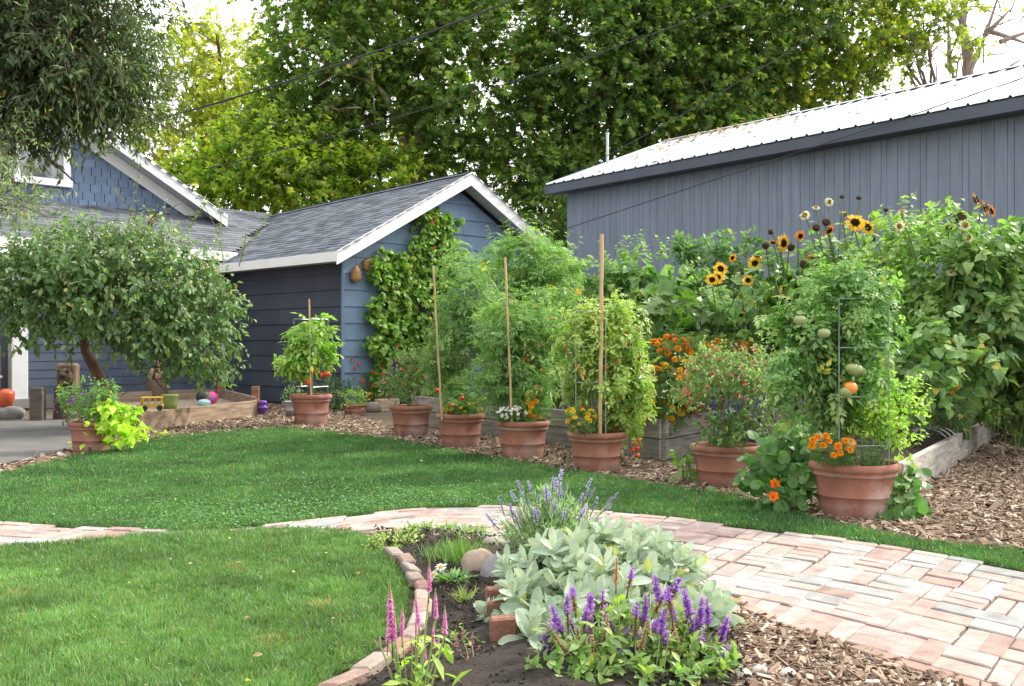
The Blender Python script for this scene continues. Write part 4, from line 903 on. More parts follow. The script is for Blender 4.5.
def f_spike(L_,r,c1,c2,n,taper=.5,dry=0,drycol=(.42,.30,.17),open_=.45,tipcol=None):
    """flower spike along +Z: whorls of tiny blooms on a stem"""
    mb=MB(); mb.tube([(0,0,-L_*.35),(0,0,L_*.5),(0,0,L_)],[r*.16,r*.14,r*.05],5,(.12,.14,.06))
    t=np.sort(rng.random(n)); a=np.arange(n)*2.4+rng.normal(size=n)*.3; rr=r*(1-taper*t)*rng.uniform(.75,1.15,n)
    d=np.c_[np.cos(a),np.sin(a),np.full(n,open_)+.3*rng.normal(size=n)]; c=lerp_cols(c1,c2,rng.random(n))
    if dry>0: k=t<dry; c[k]=np.array(drycol)*rng.uniform(.6,1.3,(k.sum(),1)); rr[k]*=.7
    if tipcol is not None: k=np.clip((t-.62)/.3,0,1)[:,None]; c=c*(1-k)+np.array(tipcol)*k; rr*=1-.55*k[:,0]
    mb.inst(OVAL,np.c_[np.zeros((n,2)),t*L_],d,np.c_[-d[:,:2]*.4,np.ones(n)],rr*1.15,c,wid=1.25)
    return mb.mesh('flower_spike',M_petal)
F_sun=[f_sunflower(.095,(.85,.50,.03),(.90,.62,.06),(.035,.02,.012)) for _ in range(3)]
F_sunO=[f_sunflower(.08,(.75,.28,.02),(.85,.42,.04),(.04,.02,.012)) for _ in range(2)]
F_sunW=[f_sunflower(.055,(.72,.74,.50),(.80,.80,.62),(.5,.42,.12)) for _ in range(2)]
F_spent=[f_spent(.046) for _ in range(2)]
F_mo=[f_marigold(.034,(.85,.30,.012),(.90,.42,.02)) for _ in range(3)]
F_my=[f_marigold(.036,(.90,.55,.02),(.92,.66,.04)) for _ in range(2)]
F_mr=[f_marigold(.03,(.70,.10,.01),(.80,.2,.015)) for _ in range(2)]
F_yel=[f_marigold(.028,(.90,.68,.02),(.92,.74,.05)) for _ in range(2)]
F_pink=[f_lips(.026,(.75,.10,.16),(.85,.28,.33)) for _ in range(2)]; F_pink2=[f_lips(.026,(.85,.45,.48),(.85,.62,.6))]; F_red=[f_lips(.026,(.62,.03,.05),(.75,.08,.08))]
F_bean=[f_lips(.035,(.70,.08,.03),(.80,.16,.06)) for _ in range(2)]
F_white=[f_small(.02,(.82,.82,.8),None,6)]
F_nast=[f_small(.045,(.85,.14,.01),(.9,.25,.02),6,1.6,(.6,.1,.01),.5)]
F_daisy=[f_daisy(.032) for _ in range(2)]
F_pur=[f_spike(.11,.020,(.12,.05,.36),(.22,.10,.50),70) for _ in range(2)]
def fruit(r,col,amp=.03,flat=.95):
    mb=MB(); mb.blob((0,0,0),(r,r,r*flat),col,seed=int(r*1e4)+3,amp=amp,seg=14,ring=9); f1=len(mb.C[0]); mb.inst(LITE,np.tile([0,0,r*.9],(5,1)),np.c_[np.cos(np.arange(5)*1.257),np.sin(np.arange(5)*1.257),np.full(5,.1)],np.tile([0,0,1.],(5,1)),r*.9,(.08,.18,.04)); return mb.mesh('tomato',M_fruit,smooth=True)
T_red=[fruit(.04,(.62,.05,.02)),fruit(.045,(.62,.09,.025))]; T_cher=[fruit(.02,(.65,.05,.02)),fruit(.019,(.7,.16,.03))]; T_green=[fruit(.046,(.24,.31,.11),.06,.85),fruit(.04,(.28,.34,.13),.06,.85)]; T_or=[fruit(.05,(.75,.28,.05),.05,.85)]; T_big=[fruit(.06,(.74,.30,.06),.05,.85)]
def pick(l): return l[rng.integers(len(l))]
def put_flowers(parent,blobs,n,meshes,name='flower',up=.25,r=1.04,face=(0,-.5,.7),s=(.8,1.2),stalk=None,ptsfilter=None,front=.9):
    P,u=surface_pts(blobs,n,up,front,r)
    for p,o in zip(P,u):
        if ptsfilter is not None and not ptsfilter(p): continue
        inst_part(pick(meshes),name,parent,p,o*.6+np.array(face)*.7+rng.normal(size=3)*.25,scale=rng.uniform(*s))
def plant(name,label,cat,base,blobs,ncl,m,tpl,size,c1,c2,group=None,shell=.4,twig=.14,up=.3,droop=.3,nst=12,r0=.006,stemcol=(.13,.19,.06),mat=None,wid=1.0,tips=None,front=.3,spread=.9,zmin=None,part='foliage',sp=.05,twigr=.0025,nup=.9,lump=False):
    if lump or name in ('tomato_plant','salvia','bean_plant','basil'): blobs=lumps(blobs)
    t=thing(name,label,cat,base,group); P,O=cluster_pts(blobs,ncl,shell,front,base[2]+.02 if zmin is None else zmin)
    mb=MB(); stems(mb,base,P,nst,r0,stemcol,sp); mb.build('stem',M_stem,t)
    mb=MB(); foliage(mb,P,O,m,tpl,size,c1,c2,twig,up,droop,spread,wid,tips,twigcol=stemcol,twigr=twigr,nup=nup); mb.build(part,mat or M_leaf,t); return t
def inpot(k,dx=0,dy=0):
    c,R,h,d=pots[k]; return c+np.array([dx*R,dy*R,h*.88])
def BL(d,*a): return [B(x,y,d+dd,rx,ry,rd) for (x,y,rx,ry,rd,dd) in a]
TOM1=(.09,.17,.06);TOM2=(.20,.31,.11)

# ---- pot A : trailing bush and lime vine
dA=pots['A'][3]
t=plant('petunia','bushy petunia with fine green leaves in the left pot by the patio','plant',inpot('A',-.1),BL(dA,(92,405,26,15,.25,0),(80,400,16,18,.2,0),(105,398,14,14,.2,.05)),120,9,OVAL,.05,(.07,.15,.045),(.19,.3,.10),up=.6,droop=.1)
put_flowers(t,BL(dA,(82,404,26,14,.25,0)),16,[f_small(.03,(.16,.04,.35),(.25,.08,.45),5,1.6)],s=(.8,1.1))
vt=thing('sweet_potato_vine','lime green sweet potato vine spilling over the right of the left pot','plant',inpot('A',.5))
bl=BL(dA,(120,418,18,15,.18,-.15),(132,430,14,13,.15,-.1),(112,412,18,8,.2,-.1),(123,438,16,8,.15,-.2)); P,O=cluster_pts(bl,85,.5,.6,.03)
mb=MB(); foliage(mb,P,O,4,HEART,.085,(.27,.40,.035),(.46,.56,.08),.08,.1,.6,nup=.5); 
P2=np.array([G(x,y)+np.array([0,0,.03]) for x,y in [(138,444),(146,441),(152,440),(160,438),(130,446),(168,437),(70,451),(78,448),(84,452)]]); foliage(mb,P2,np.tile([0,-.3,.8],(9,1)),3,HEART,.07,(.27,.40,.035),(.46,.56,.08),.08)
mb.build('foliage',M_leaf,vt); mb=MB()
for x0,x1,y0,y1 in [(88,80,422,447),(84,72,422,450),(120,168,425,437),(118,150,430,440)]: mb.tube(curve(W(x0,y0,dA-.3),G(x1,y1)+Z3*.02,(0,-.05,.05)),.005,5,(.4,.5,.08))
mb.build('stem',M_stem,vt); mb=MB(); foliage(mb,np.array([W(88,427,dA-.33),W(86,436,dA-.33),W(84,445,dA-.33)]),np.tile([0,-1,.2],(3,1)),2,HEART,.07,(.3,.42,.04),(.46,.56,.08),.05); mb.build('trailing_leaves',M_leaf,vt)

# ---- pot B : staked tomato
dB=pots['B'][3]
t=plant('tomato_plant','bright green tomato plant with red fruit, alone in front of the garage','tomato plant',inpot('B'),BL(dB,(311,345,22,22,.22,0),(300,358,14,16,.2,0),(322,352,16,22,.2,0),(312,335,16,12,.16,0)),95,6,TOMATO,.2,(.13,.24,.05),(.30,.42,.10),nst=8,r0=.009,tips=(.40,.48,.13))
for (x,y) in [(322,375),(327,374),(309,383),(313,371),(308,381)]: inst_part(pick(T_red),'tomato',t,W(x,y,dB-.22),(0,0,1))

# ---- green mound behind pot B, small pots
c=G(335,412)+np.array([0,.3,0]); plant('shrub','dark fine leaved mound between the staked tomato pot and the small pots','shrub',c,BL(c[1],(332,392,16,17,.3,0),(345,395,14,14,.25,.1)),130,9,LITE,.05,(.05,.10,.035),(.13,.2,.08),nst=10)
k='s1'; plant('herb','low bright green herb filling the shallow bowl at the garage corner','herb',inpot(k),BL(pots[k][3],(355,398,16,6,.2,0),(366,402,7,5,.1,0)),60,8,LITE,.04,(.16,.27,.05),(.30,.42,.10),nst=5,r0=.003)
mbase=inpot('s2'); ch=thing('chives','clump of thin grassy chives in the small pot at the garage corner','herb',mbase)
n=160; mb=MB(); mb.inst(BLADE,mbase+np.c_[rng.normal(size=(n,2))*.06,np.zeros(n)],np.c_[rng.normal(size=(n,2))*.35,np.ones(n)],rng.normal(size=(n,3)),rng.uniform(.2,.42,n),lerp_cols((.08,.17,.05),(.2,.33,.12),rng.random(n)),wid=.03); mb.build('foliage',M_grass,ch)
c=G(382,411)+np.array([0,.55,0]); t=plant('marigold_plant','marigold plant with scattered orange blooms at the foot of the garage vine','flowers',c,BL(c[1],(380,388,22,18,.3,0),(395,392,14,14,.2,-.2)),120,7,FEATHER,.1,(.045,.10,.03),(.11,.18,.05)); put_flowers(t,BL(c[1],(381,386,22,18,.3,0)),17,F_mo+F_mr,s=(.9,1.3))
t2=thing('poppy','tall thin stems with small red orange blooms against the garage wall corner','flowers',c)
mb=MB(); 
for (x,y) in [(352,359),(355,368),(349,372),(364,381),(358,364)]: p=W(x,y,c[1]-.2); mb.tube(curve(c,p,(0,0,.1)),.004,4,(.12,.2,.06)); inst_part(pick(F_mr),'flower',t2,p,(0,-.7,.5),scale=1.1)
mb.build('stem',M_stem,t2)

# ---- scarlet runner vine on the gable wall
def gable_vine():
    base=gpt(1.5,-.15,0); t=thing('runner_bean_vine','dense climbing bean vine with small red blooms covering the left gable wall','vine',base)
    n=2100; a=rng.uniform(.4,2.75,n); z=rng.uniform(.15,3.75,n)
    prof=lambda a,z: (z<1.6)*(np.abs(a-1.55)<1.05+.1*np.sin(z*7)) | (z>=1.6)*(z<2.9)*(np.abs(a-1.5)<1.0+.12*np.sin(z*8)) | (z>=2.9)*(np.abs(a-2.05)<.62-.3*(z-2.9)+.08*np.sin(z*11))
    k=prof(a,z); a,z=a[k],z[k]; n=len(a); out=rng.uniform(.06,.34,n)*(1-.12*z/3)
    P=gpt(0,0,0)+a[:,None]*uR+z[:,None]*Z3-out[:,None]*uL; O=np.tile(-uL,(n,1))+.3*rng.normal(size=(n,3))
    mb=MB(); foliage(mb,P,O,5,HEART,.10,(.06,.13,.025),(.19,.31,.06),.14,0,.8,tips=(.26,.4,.07),nup=.35); mb.build('foliage',M_leaf,t)
    mb=MB()
    for q in range(26):
        i=rng.integers(n); e=P[i]; s=gpt(rng.uniform(.9,2.3),-.12,0); mb.tube(curve(s,e,tuple(rng.normal(size=3)*.12),9),np.linspace(.008,.003,9),5,(.12,.18,.06))
    mb.build('stem',M_stem,t)
    for i in rng.choice(n,48,replace=False):
        inst_part(pick(F_bean),'flower',t,P[i]-uL*.16+Z3*.05,(.3,-.8,.3),scale=rng.uniform(.9,1.5))
gable_vine()

# ---- pot C : salvia
d=pots['C'][3]
bl=BL(d,(410,382,24,22,.3,0),(395,392,14,15,.2,0),(428,378,18,24,.25,.05))
t=plant('salvia','loose grey green bush with small red pink blooms in the farthest row pot','flowering bush',inpot('C'),bl,190,8,LITE,.05,(.08,.14,.06),(.19,.26,.13),nst=20,r0=.004,up=.6)
put_flowers(t,bl,42,F_pink+F_red,up=.5,r=1.1,s=(.9,1.4)); put_flowers(t,BL(d,(400,375,14,8,.2,0)),3,F_pur,'flower_spike',up=.6,face=(0,0,1))
# ---- pot D : tall fine tomato
d=pots['D'][3]
bl=BL(d+.12,(458,370,32,38,.28,0),(460,402,28,14,.24,0),(466,320,26,34,.28,.05),(448,335,18,30,.25,.05),(474,350,24,40,.3,.1),(464,285,18,24,.25,0),(456,262,9,14,.15,.05))
t=plant('tomato_plant','tall fine leaved tomato plant around the leftmost stake of the row','tomato plant',inpot('D'),bl,330,6,FEATHER,.15,(.09,.16,.065),(.20,.29,.125),nst=14,r0=.008,tips=(.3,.4,.18))
for (x,y) in [(437,390),(462,398),(480,362),(452,405)]: inst_part(pick(T_cher),'tomato',t,W(x,y,d-.4),(0,0,1),scale=1.3)
mg=thing('marigold_plant','low yellow marigolds at the rim of the leftmost staked pot in the row','flowers',inpot('D',.3,-.4)); bl=BL(d-.12,(464,408,20,6,.1,0)); P,O=cluster_pts(bl,30,.3,.3,.3); mb=MB(); foliage(mb,P,O,6,FEATHER,.07,(.05,.11,.03),(.12,.2,.05),.06); mb.build('foliage',M_leaf,mg); put_flowers(mg,bl,14,F_yel,s=(.7,1))
# ---- pot E
d=pots['E'][3]
bl=BL(d+.12,(520,370,38,42,.28,0),(522,404,32,16,.25,0),(508,345,28,34,.28,.05),(540,350,30,36,.28,.1),(530,318,28,22,.28,.15),(500,385,16,24,.2,0))
t=plant('tomato_plant','wide fine leaved tomato plant with tiny orange fruit around the middle stake','tomato plant',inpot('E'),bl,340,6,FEATHER,.16,(.075,.15,.055),(.18,.29,.10),nst=14,r0=.008,tips=(.28,.38,.15))
put_flowers(t,bl,34,[T_cher[1]],'tomato',r=1.0,s=(.8,1.1))
mg=thing('marigold_plant','orange marigolds and white alyssum at the rim of the middle staked pot','flowers',inpot('E',0,-.4)); bl=BL(d-.15,(535,408,10,9,.1,0)); P,O=cluster_pts(BL(d-.15,(535,409,12,8,.1,0),(512,413,16,5,.1,0)),40,.3,.3,.3); mb=MB(); foliage(mb,P,O,6,FEATHER,.07,(.05,.11,.03),(.12,.2,.05),.06); mb.build('foliage',M_leaf,mg); put_flowers(mg,bl,14,F_mo+F_my,s=(.7,1)); put_flowers(mg,BL(d-.2,(512,413,15,6,.1,0)),38,F_white,'white_flower',s=(.8,1.2))
# ---- pot F : cherry tomatoes
d=pots['F'][3]
bl=BL(d+.12,(605,375,36,42,.27,0),(604,412,34,18,.25,0),(590,350,24,30,.25,0),(620,350,22,34,.27,.1),(606,322,26,16,.25,.05),(626,395,16,24,.22,0),(582,385,17,26,.24,0),(575,340,10,20,.2,.1),(632,365,9,22,.2,.1))
t=plant('tomato_plant','yellow green cherry tomato plant with many small red fruit around the tallest stake','tomato plant',inpot('F'),bl,430,5,TOMATO,.125,(.13,.21,.05),(.30,.38,.10),nst=16,r0=.008,tips=(.4,.45,.14))
put_flowers(t,bl,46,T_cher,'tomato',r=1.06,s=(.9,1.4))
for (x,y) in [(635,443),(637,448),(639,440),(633,450),(638,455)]: inst_part(pick(T_cher),'tomato',t,W(x,y,d-.1),(0,0,1),scale=1.2)
mb=MB(); mb.tube(curve(W(628,415,d-.1),W(638,452,d-.1),(.05,-.1,.1)),.004,5,(.2,.28,.08)); mb.build('truss',M_stem,t)
mg=thing('marigold_plant','clear yellow marigolds at the left rim of the pot with the tallest stake','flowers',inpot('F',-.45,-.35)); bl=BL(d-.2,(580,418,16,10,.12,0)); P,O=cluster_pts(BL(d-.2,(580,420,17,9,.12,0)),36,.3,.3,.3); mb=MB(); foliage(mb,P,O,6,FEATHER,.07,(.05,.11,.03),(.12,.2,.05),.06); mb.build('foliage',M_leaf,mg); put_flowers(mg,bl,18,F_yel,s=(.8,1.2))
# ---- big pea / tomato mass behind
bp=p0+dr*2.6+qv*.9+Z3*.38
d=bp[1]
bl=BL(13.0,(530,290,42,46,.5,0),(510,265,28,24,.4,0),(550,275,26,28,.4,0),(500,320,32,46,.4,.2),(555,330,32,50,.4,-.3),(530,360,50,44,.45,0))
t=plant('tomato_plant','large pale feathery tomato mass rising against the blue gable, behind the stakes','tomato plant',bp,bl,620,6,FEATHER,.17,(.10,.18,.07),(.23,.34,.13),nst=30,r0=.008,tips=(.34,.44,.18),zmin=.5)
put_flowers(t,BL(12.4,(560,300,26,14,.3,0),(540,330,30,10,.3,0)),26,[f_small(.028,(.85,.48,.03),None,5)],s=(.8,1.2))

# ---- bean hedge
def hedge(label,base,bl,n,c1,c2,size=.115,m=5,tips=(.28,.38,.13),name='bean_plant',cat='beans'):
    t=plant(name,label,cat,base,bl,n,m,HEART,size,c1,c2,nst=34,r0=.008,twig=.2,droop=.7,up=.05,tips=tips,nup=.5,front=.5,shell=.35); return t
hedge('rounded mass of climbing beans in front of the shed corner',W(640,400,14.2)*[1,1,0]+Z3*.37,BL(14,(610,285,32,28,.45,0),(650,278,38,25,.45,0),(690,290,24,26,.4,0),(630,310,46,30,.4,.1),(660,320,40,26,.4,0),(600,320,22,40,.4,0)),430,(.075,.15,.055),(.20,.30,.14),.15)
# squash with big dark leaves
c=W(668,400,12.4)*[1,1,0]+Z3*.37
plant('squash_plant','dark big lobed squash leaves in the shade below the bean mass','squash plant',c,BL(12.3,(675,318,36,22,.4,0),(640,330,24,20,.3,0),(705,335,24,24,.3,0),(665,345,40,20,.3,0)),60,3,MAPLE,.24,(.04,.09,.025),(.12,.19,.05),nst=16,r0=.008,nup=.8,twig=.3,droop=.5)
# pointed weeds in front of the shed wall
for i,(x0,y0,w_,hh,l) in enumerate([(703,268,11,34,'taller pointed leafy sapling against the shed wall above the bean mass'),(724,262,9,26,'shorter pointed leafy sapling right of the taller one against the shed wall'),(748,262,12,28,'leafy sapling behind the left sunflowers against the shed wall'),(683,252,4,10,'single thin shoot sticking up from the bean mass')]):
    c=W(x0,400,14.4)*[1,1,0]; plant('sapling',l,'sapling',c,BL(14.4,(x0,y0,w_,hh,.25,0),(x0+2,y0+hh,w_,hh*.7,.25,0)),int(60+hh*1.2),7,OVAL,.11,(.08,.15,.07),(.19,.29,.14),nst=6,up=.9,droop=-.1,wid=.8)

# ---- sunflowers
def sunflower(label,bx,d,heads,leafz=(.8,2.2),nl=16,ls=.2,c1=(.075,.145,.045),c2=(.2,.29,.12)):
    base=np.array([(bx-512)/FPX*d,d,.3]); t=thing('sunflower',label,'sunflower',base,'sunflowers in front of the shed'); mb=MB(); lf=MB()
    for (x,y,ms,face,sc) in heads:
        e=W(x,y,d-rng.uniform(.55,.85)); s=base+np.array([rng.normal()*.12,rng.normal()*.12,0]); p=curve(s,e-np.array(face)*.05,((s[0]-e[0])*.25,0,.25),10); mb.tube(np.vstack([p,e]),np.linspace(.012,.006,11),6,(.17,.22,.09))
        inst_part(pick(ms),'seed_head' if ms is F_spent else 'flower_head',t,e,np.array(face)+rng.normal(size=3)*.12,scale=sc*rng.uniform(.9,1.15))
        n=nl; tt=rng.uniform(.25,.95,n); q=np.array([[np.interp(k,np.linspace(0,1,10),p[:,j]) for j in range(3)] for k in tt]); a=rng.uniform(0,6.28,n); dd=np.c_[np.cos(a),np.sin(a)-.2,-.15+.3*rng.normal(size=n)]
        lf.inst(HEART,q+dd*.08+np.array([0,.12,0]),dd,np.c_[.35*rng.normal(size=(n,2)),np.ones(n)]+np.array([0,-.35,0]),ls*(1.15-tt*.6)*rng.uniform(.6,1.2,n),lerp_cols(c1,c2,rng.random(n))*rng.uniform(.8,1.2,(n,1)),wid=.95)
    bl=[B(bx+dx,300+dy,d,rx,ry,.35) for dx,dy,rx,ry in ((0,8,28,30),(10,34,34,34),(-14,24,26,30))]
    P,O=cluster_pts(bl,nl*3,.3,.5,.5); foliage(lf,P,O,4,HEART,ls*.72,c1,c2,.18,.2,.5,.9,tips=np.array(c2)*1.25,nup=.6)
    mb.build('stem',M_stem,t); lf.build('foliage',M_leaf,t); return t
FV=(0,-.8,.4)
sunflower('branching sunflower with small yellow heads, leftmost, beside the bean mass',735,12.4,[(755,264,F_sun,FV,1.15),(720.5,269,F_sun,FV,.9),(712,280,F_sun,FV,1),(717.5,277.5,F_sun,FV,.95),(748,280.5,F_sun,FV,.9),(740.5,316,F_sun,FV,.95),(767,311,F_sunO,FV,.9),(742,273,F_spent,FV,.6),(733,258,F_sunO,(-.6,-.5,.2),.7),(757,258,F_sun,(0,-.3,.9),.9)],nl=24,ls=.17)
sunflower('sunflower with drooping brown seed heads and yellow blooms, second from left',795,12.0,[(783,243,F_sun,(.5,-.7,.1),1.1),(765.5,245.5,F_spent,(-.2,-.6,-.3),1),(773,242,F_sunO,(0,-.3,-.6),.8),(791,247,F_spent,(.2,-.7,-.3),1.05),(811.5,260,F_sunO,FV,1.15),(804,264,F_spent,(0,-.8,-.2),1.15),(771,232,F_spent,(-.5,-.5,.2),.8),(800,236,F_sunO,(.3,-.6,0),.8),(784,289,F_sunO,FV,.7)],nl=26,ls=.26)
sunflower('sunflower with two bright yellow heads side by side, centre of the group',855,11.5,[(855,223,F_sun,FV,1.1),(867,227.6,F_sun,(.3,-.8,.3),1),(816,227.6,F_spent,(0,-.6,-.1),1.05),(826,222,F_spent,(.1,-.7,.1),1),(829,230,F_sunO,(.2,-.4,-.6),1),(870.6,239,F_spent,(.2,-.7,-.3),1),(845,215,F_sunO,(.7,-.2,.2),.6),(856,262,F_sunO,FV,.5)],nl=26,ls=.24)
sunflower('tall sunflower with orange heads seen from the side, rightmost at the top',955,11.0,[(975.5,200,F_sunO,(.8,-.3,.3),1.1),(985,208,F_sunO,(.7,-.4,.2),1.15),(992,211,F_sunO,(.9,-.1,.2),1.05),(960,218,F_spent,(-.2,-.7,.3),1.3),(949,228,F_spent,(-.2,-.7,-.2),.7)],nl=22,ls=.22)
sunflower('pale cream flowered sunflower above the centre of the group',822,11.7,[(829,202,F_sunW,FV,1.05),(805,215.6,F_sunW,(-.4,-.7,.2),1.05),(816,208,F_sunW,(-.2,-.5,.7),.85),(859,198,F_spent,(0,0,1),.7),(842,197,F_spent,(0,0,1),.6),(886,210,F_spent,(0,-.1,1),.6)],nl=14,ls=.16,c1=(.11,.19,.06),c2=(.26,.36,.15))
sunflower('pale cream flowered sunflower among the beans at right',935,10.6,[(902.6,212,F_sunW,(0,-.5,.7),1),(900,226,F_sunW,(-.5,-.6,.2),1.05),(964.6,225.4,F_sunW,FV,1.3),(968,237.5,F_sunW,FV,1.1),(951,273,F_sunW,(0,-.7,.6),.95),(971,274,F_sunW,(.3,-.7,.5),.8)],nl=22,ls=.15,c1=(.12,.21,.06),c2=(.28,.38,.15))
hedge('leafy climbing growth below the sunflower heads, directly behind the tomatoes of the largest pot',W(820,430,11.6)*[1,1,0]+Z3*.3,BL(11.5,(840,275,34,28,.4,0),(805,300,34,34,.4,0),(770,320,34,34,.4,0),(862,315,34,44,.4,0),(825,345,40,40,.4,0),(868,262,20,22,.3,0)),330,(.07,.15,.045),(.22,.34,.12),.11)
# ---- beans and tangled growth on the right
hedge('tall pale tangle of climbing beans behind the largest pot, up to the shed wall',W(900,430,10.8)*[1,1,0]+Z3*.22,BL(10.9,(900,260,34,36,.5,0),(925,230,26,24,.45,0),(880,300,36,50,.5,0),(920,300,34,50,.5,0),(935,260,30,40,.5,0),(890,222,14,16,.3,0),(955,225,16,14,.3,0)),330,(.09,.17,.05),(.29,.40,.14),.088,tips=(.34,.44,.14))
hedge('dark climbing bean wall above the long pale board, right of the tangle',W(960,430,10.2)*[1,1,0]+Z3*.22,BL(10.2,(960,290,40,50,.5,0),(1000,270,34,36,.5,0),(945,350,42,46,.45,-.3),(990,340,40,44,.5,0),(985,255,30,20,.4,0),(915,360,34,44,.4,-.6),(900,400,30,26,.3,-.9)),600,(.075,.145,.05),(.22,.33,.14),.11,tips=(.26,.36,.13))
hedge('darker bean growth at the right edge of the picture',W(1020,430,10.6)*[1,1,0]+Z3*.1,BL(10.6,(1020,300,36,70,.5,0),(1035,250,30,40,.5,0),(1012,370,30,44,.5,0),(1040,380,30,40,.4,0)),420,(.055,.105,.035),(.15,.24,.085),.10)
c=W(1005,436,12.2)*[1,1,0]+Z3*.1; plant('shrub','dark leafy shrub at the far end of the long pale board','shrub',c,BL(12,(1000,395,24,30,.4,0),(1025,400,26,34,.4,0)),150,6,OVAL,.1,(.04,.075,.025),(.1,.15,.05))
c=G(1016,440); plant('weed','low pale green weeds at the right edge beyond the chips','weed',c,BL(c[1],(1018,420,10,12,.2,0)),24,5,OVAL,.12,(.12,.2,.06),(.25,.34,.12),nst=6)
c=q0+q1d*3.2+lv*.35+Z3*.22; plant('herb','bright small leaved herb growing in the bed beside the long board','herb',c,BL(c[1],(980,405,14,14,.25,0)),60,6,OVAL,.07,(.09,.17,.04),(.22,.32,.09))
c=q0+q1d*2.0+lv*.5+Z3*.22; t=plant('marigold_plant','small dark marigold with few orange blooms under the beans by the long board','flowers',c,BL(c[1],(935,385,22,20,.3,0),(945,410,18,14,.3,-.1)),110,6,FEATHER,.1,(.045,.10,.035),(.12,.19,.07)); put_flowers(t,BL(c[1],(932,385,20,16,.3,0)),12,F_mo,s=(.7,1))

# ---- marigold hedge in the corner of the bed
def mari(label,px,bl,ncl,nf,ms,d):
    base=np.array([(px-512)/FPX*d,d,.37]); t=plant('marigold_plant',label,'marigold',base,bl,ncl,7,FEATHER,.10,(.05,.11,.035),(.13,.21,.07),group='marigolds in the corner of the raised bed',nst=14,r0=.004,zmin=.35); put_flowers(t,bl,nf,ms,s=(.95,1.5),r=1.08); return t
mari('marigold with mostly golden blooms at the near corner of the raised bed',655,BL(10.45,(660,393,32,28,.3,0),(645,398,20,20,.2,0),(684,385,22,26,.25,.1)),210,98,F_mo+F_my+F_my,10.5)
mari('marigold with deep orange and red blooms behind the golden one',668,BL(10.9,(675,360,30,22,.3,-.2),(655,360,20,18,.2,-.2),(700,368,22,24,.3,0)),170,96,F_mo+F_mo+F_mr,11.0)
mari('far marigold of small orange blooms behind the pink flowering bush',712,BL(11.6,(712,352,30,12,.4,0),(740,352,20,10,.3,0)),110,60,F_mo,11.6)
# red leafy thing in shade
c=W(525,400,11.6)*[1,1,0]+Z3*.37; 
# ---- cabbage-like grey leaf rosette
c=W(726,360,11.2); t=thing('cabbage','blue grey cabbage head glimpsed behind the pink flowers','cabbage',c*[1,1,0]+Z3*.37); mb=MB(); n=26; a=np.arange(n)*2.4; mb.inst(ROUND,c+np.c_[np.zeros((n,3))]-Z3*.1,np.c_[np.cos(a)*(.3+.02*np.arange(n)),np.sin(a)*(.3+.02*np.arange(n)),np.ones(n)*.8],np.c_[-np.cos(a),-np.sin(a),np.ones(n)],.2,lerp_cols((.16,.25,.22),(.3,.4,.36),rng.random(n))); mb.build('foliage',M_leaf,t)
mb=MB(); mb.tube([c*[1,1,0]+Z3*.37,c-Z3*.1],.02,6,(.2,.28,.15)); mb.build('stem',M_stem,t)

# ---- pot G : pink salvia bush with purple spikes
d=pots['G'][3]
bl=BL(d,(728,402,36,30,.36,0),(703,392,22,28,.28,0),(752,392,30,30,.3,0),(738,366,42,20,.34,.1),(778,388,20,26,.25,.1),(700,368,16,16,.25,.1))
t=plant('salvia','airy grey green bush full of tiny pink and red blooms in a large pot','flowering bush',inpot('G'),bl,500,9,LITE,.036,(.12,.19,.08),(.28,.36,.17),nst=34,r0=.0035,up=.7,droop=0,tips=(.36,.42,.22))
put_flowers(t,bl,98,F_pink+F_pink2+F_red+F_pink,up=.3,r=1.12,s=(.7,1.1))
t=plant('purple_salvia','dark green salvia with short violet spikes in front of the pink bush','flowers',inpot('G',.1,-.3),BL(d-.25,(738,428,32,14,.15,0),(715,432,16,12,.12,0)),90,7,OVAL,.05,(.07,.13,.05),(.16,.25,.09),nst=14,r0=.003,up=.5)
for (x,y) in [(712,408),(716,412),(729,409),(736,413),(739,408),(742,402),(757,404),(760,411),(763,400),(775,414),(778,426),(726,418),(752,416),(768,408)]: inst_part(pick(F_pur),'flower_spike',t,W(x,y+4,d-.36),(rng.normal()*.2,-.2,1),scale=rng.uniform(.6,.9))
# ---- pot H : tomato, basil, rosemary, marigold
d=pots['H'][3]
bl=BL(d,(845,335,26,28,.28,0),(866,300,10,20,.16,0),(838,296,9,18,.14,-.05),(800,335,22,16,.22,0),(850,378,26,32,.28,0),(786,318,12,12,.16,.1),(876,340,10,22,.2,0),(792,368,20,22,.22,0),(826,400,20,34,.2,0),(852,278,6,12,.1,0),(812,312,10,14,.15,.1),(778,385,12,20,.16,.05))
t=plant('tomato_plant','big pale tomato plant with large green fruit in the largest pot','tomato plant',inpot('H',-.1,.2),bl,270,6,TOMATO,.125,(.06,.145,.045),(.15,.27,.09),nst=12,r0=.011,tips=(.42,.48,.22),sp=.04)
for (x,y,ms) in [(824,333,T_green),(852,368,T_green),(846,392,T_green),(856,370,T_green),(800,320,T_green),(850,388,T_or)]: inst_part(pick(ms),'tomato',t,W(x,y,d-.34),(0,0,1))
inst_part(T_big[0],'tomato',t,W(847,444,d-.2),(0,0,1))
bl=BL(d,(893,415,30,26,.24,-.05),(880,400,24,22,.22,0),(900,440,24,18,.2,-.1),(875,430,20,20,.2,-.05))
plant('basil','yellow green basil bush at the right of the largest pot','herb',inpot('H',.45,-.1),bl,210,8,OVAL,.045,(.20,.33,.05),(.40,.54,.11),nst=18,r0=.004,up=.8,droop=.1,tips=(.55,.65,.2))
rs=thing('rosemary','small needle leaved rosemary sprigs at the front rim of the largest pot','herb',inpot('H',.25,-.55)); mb=MB()
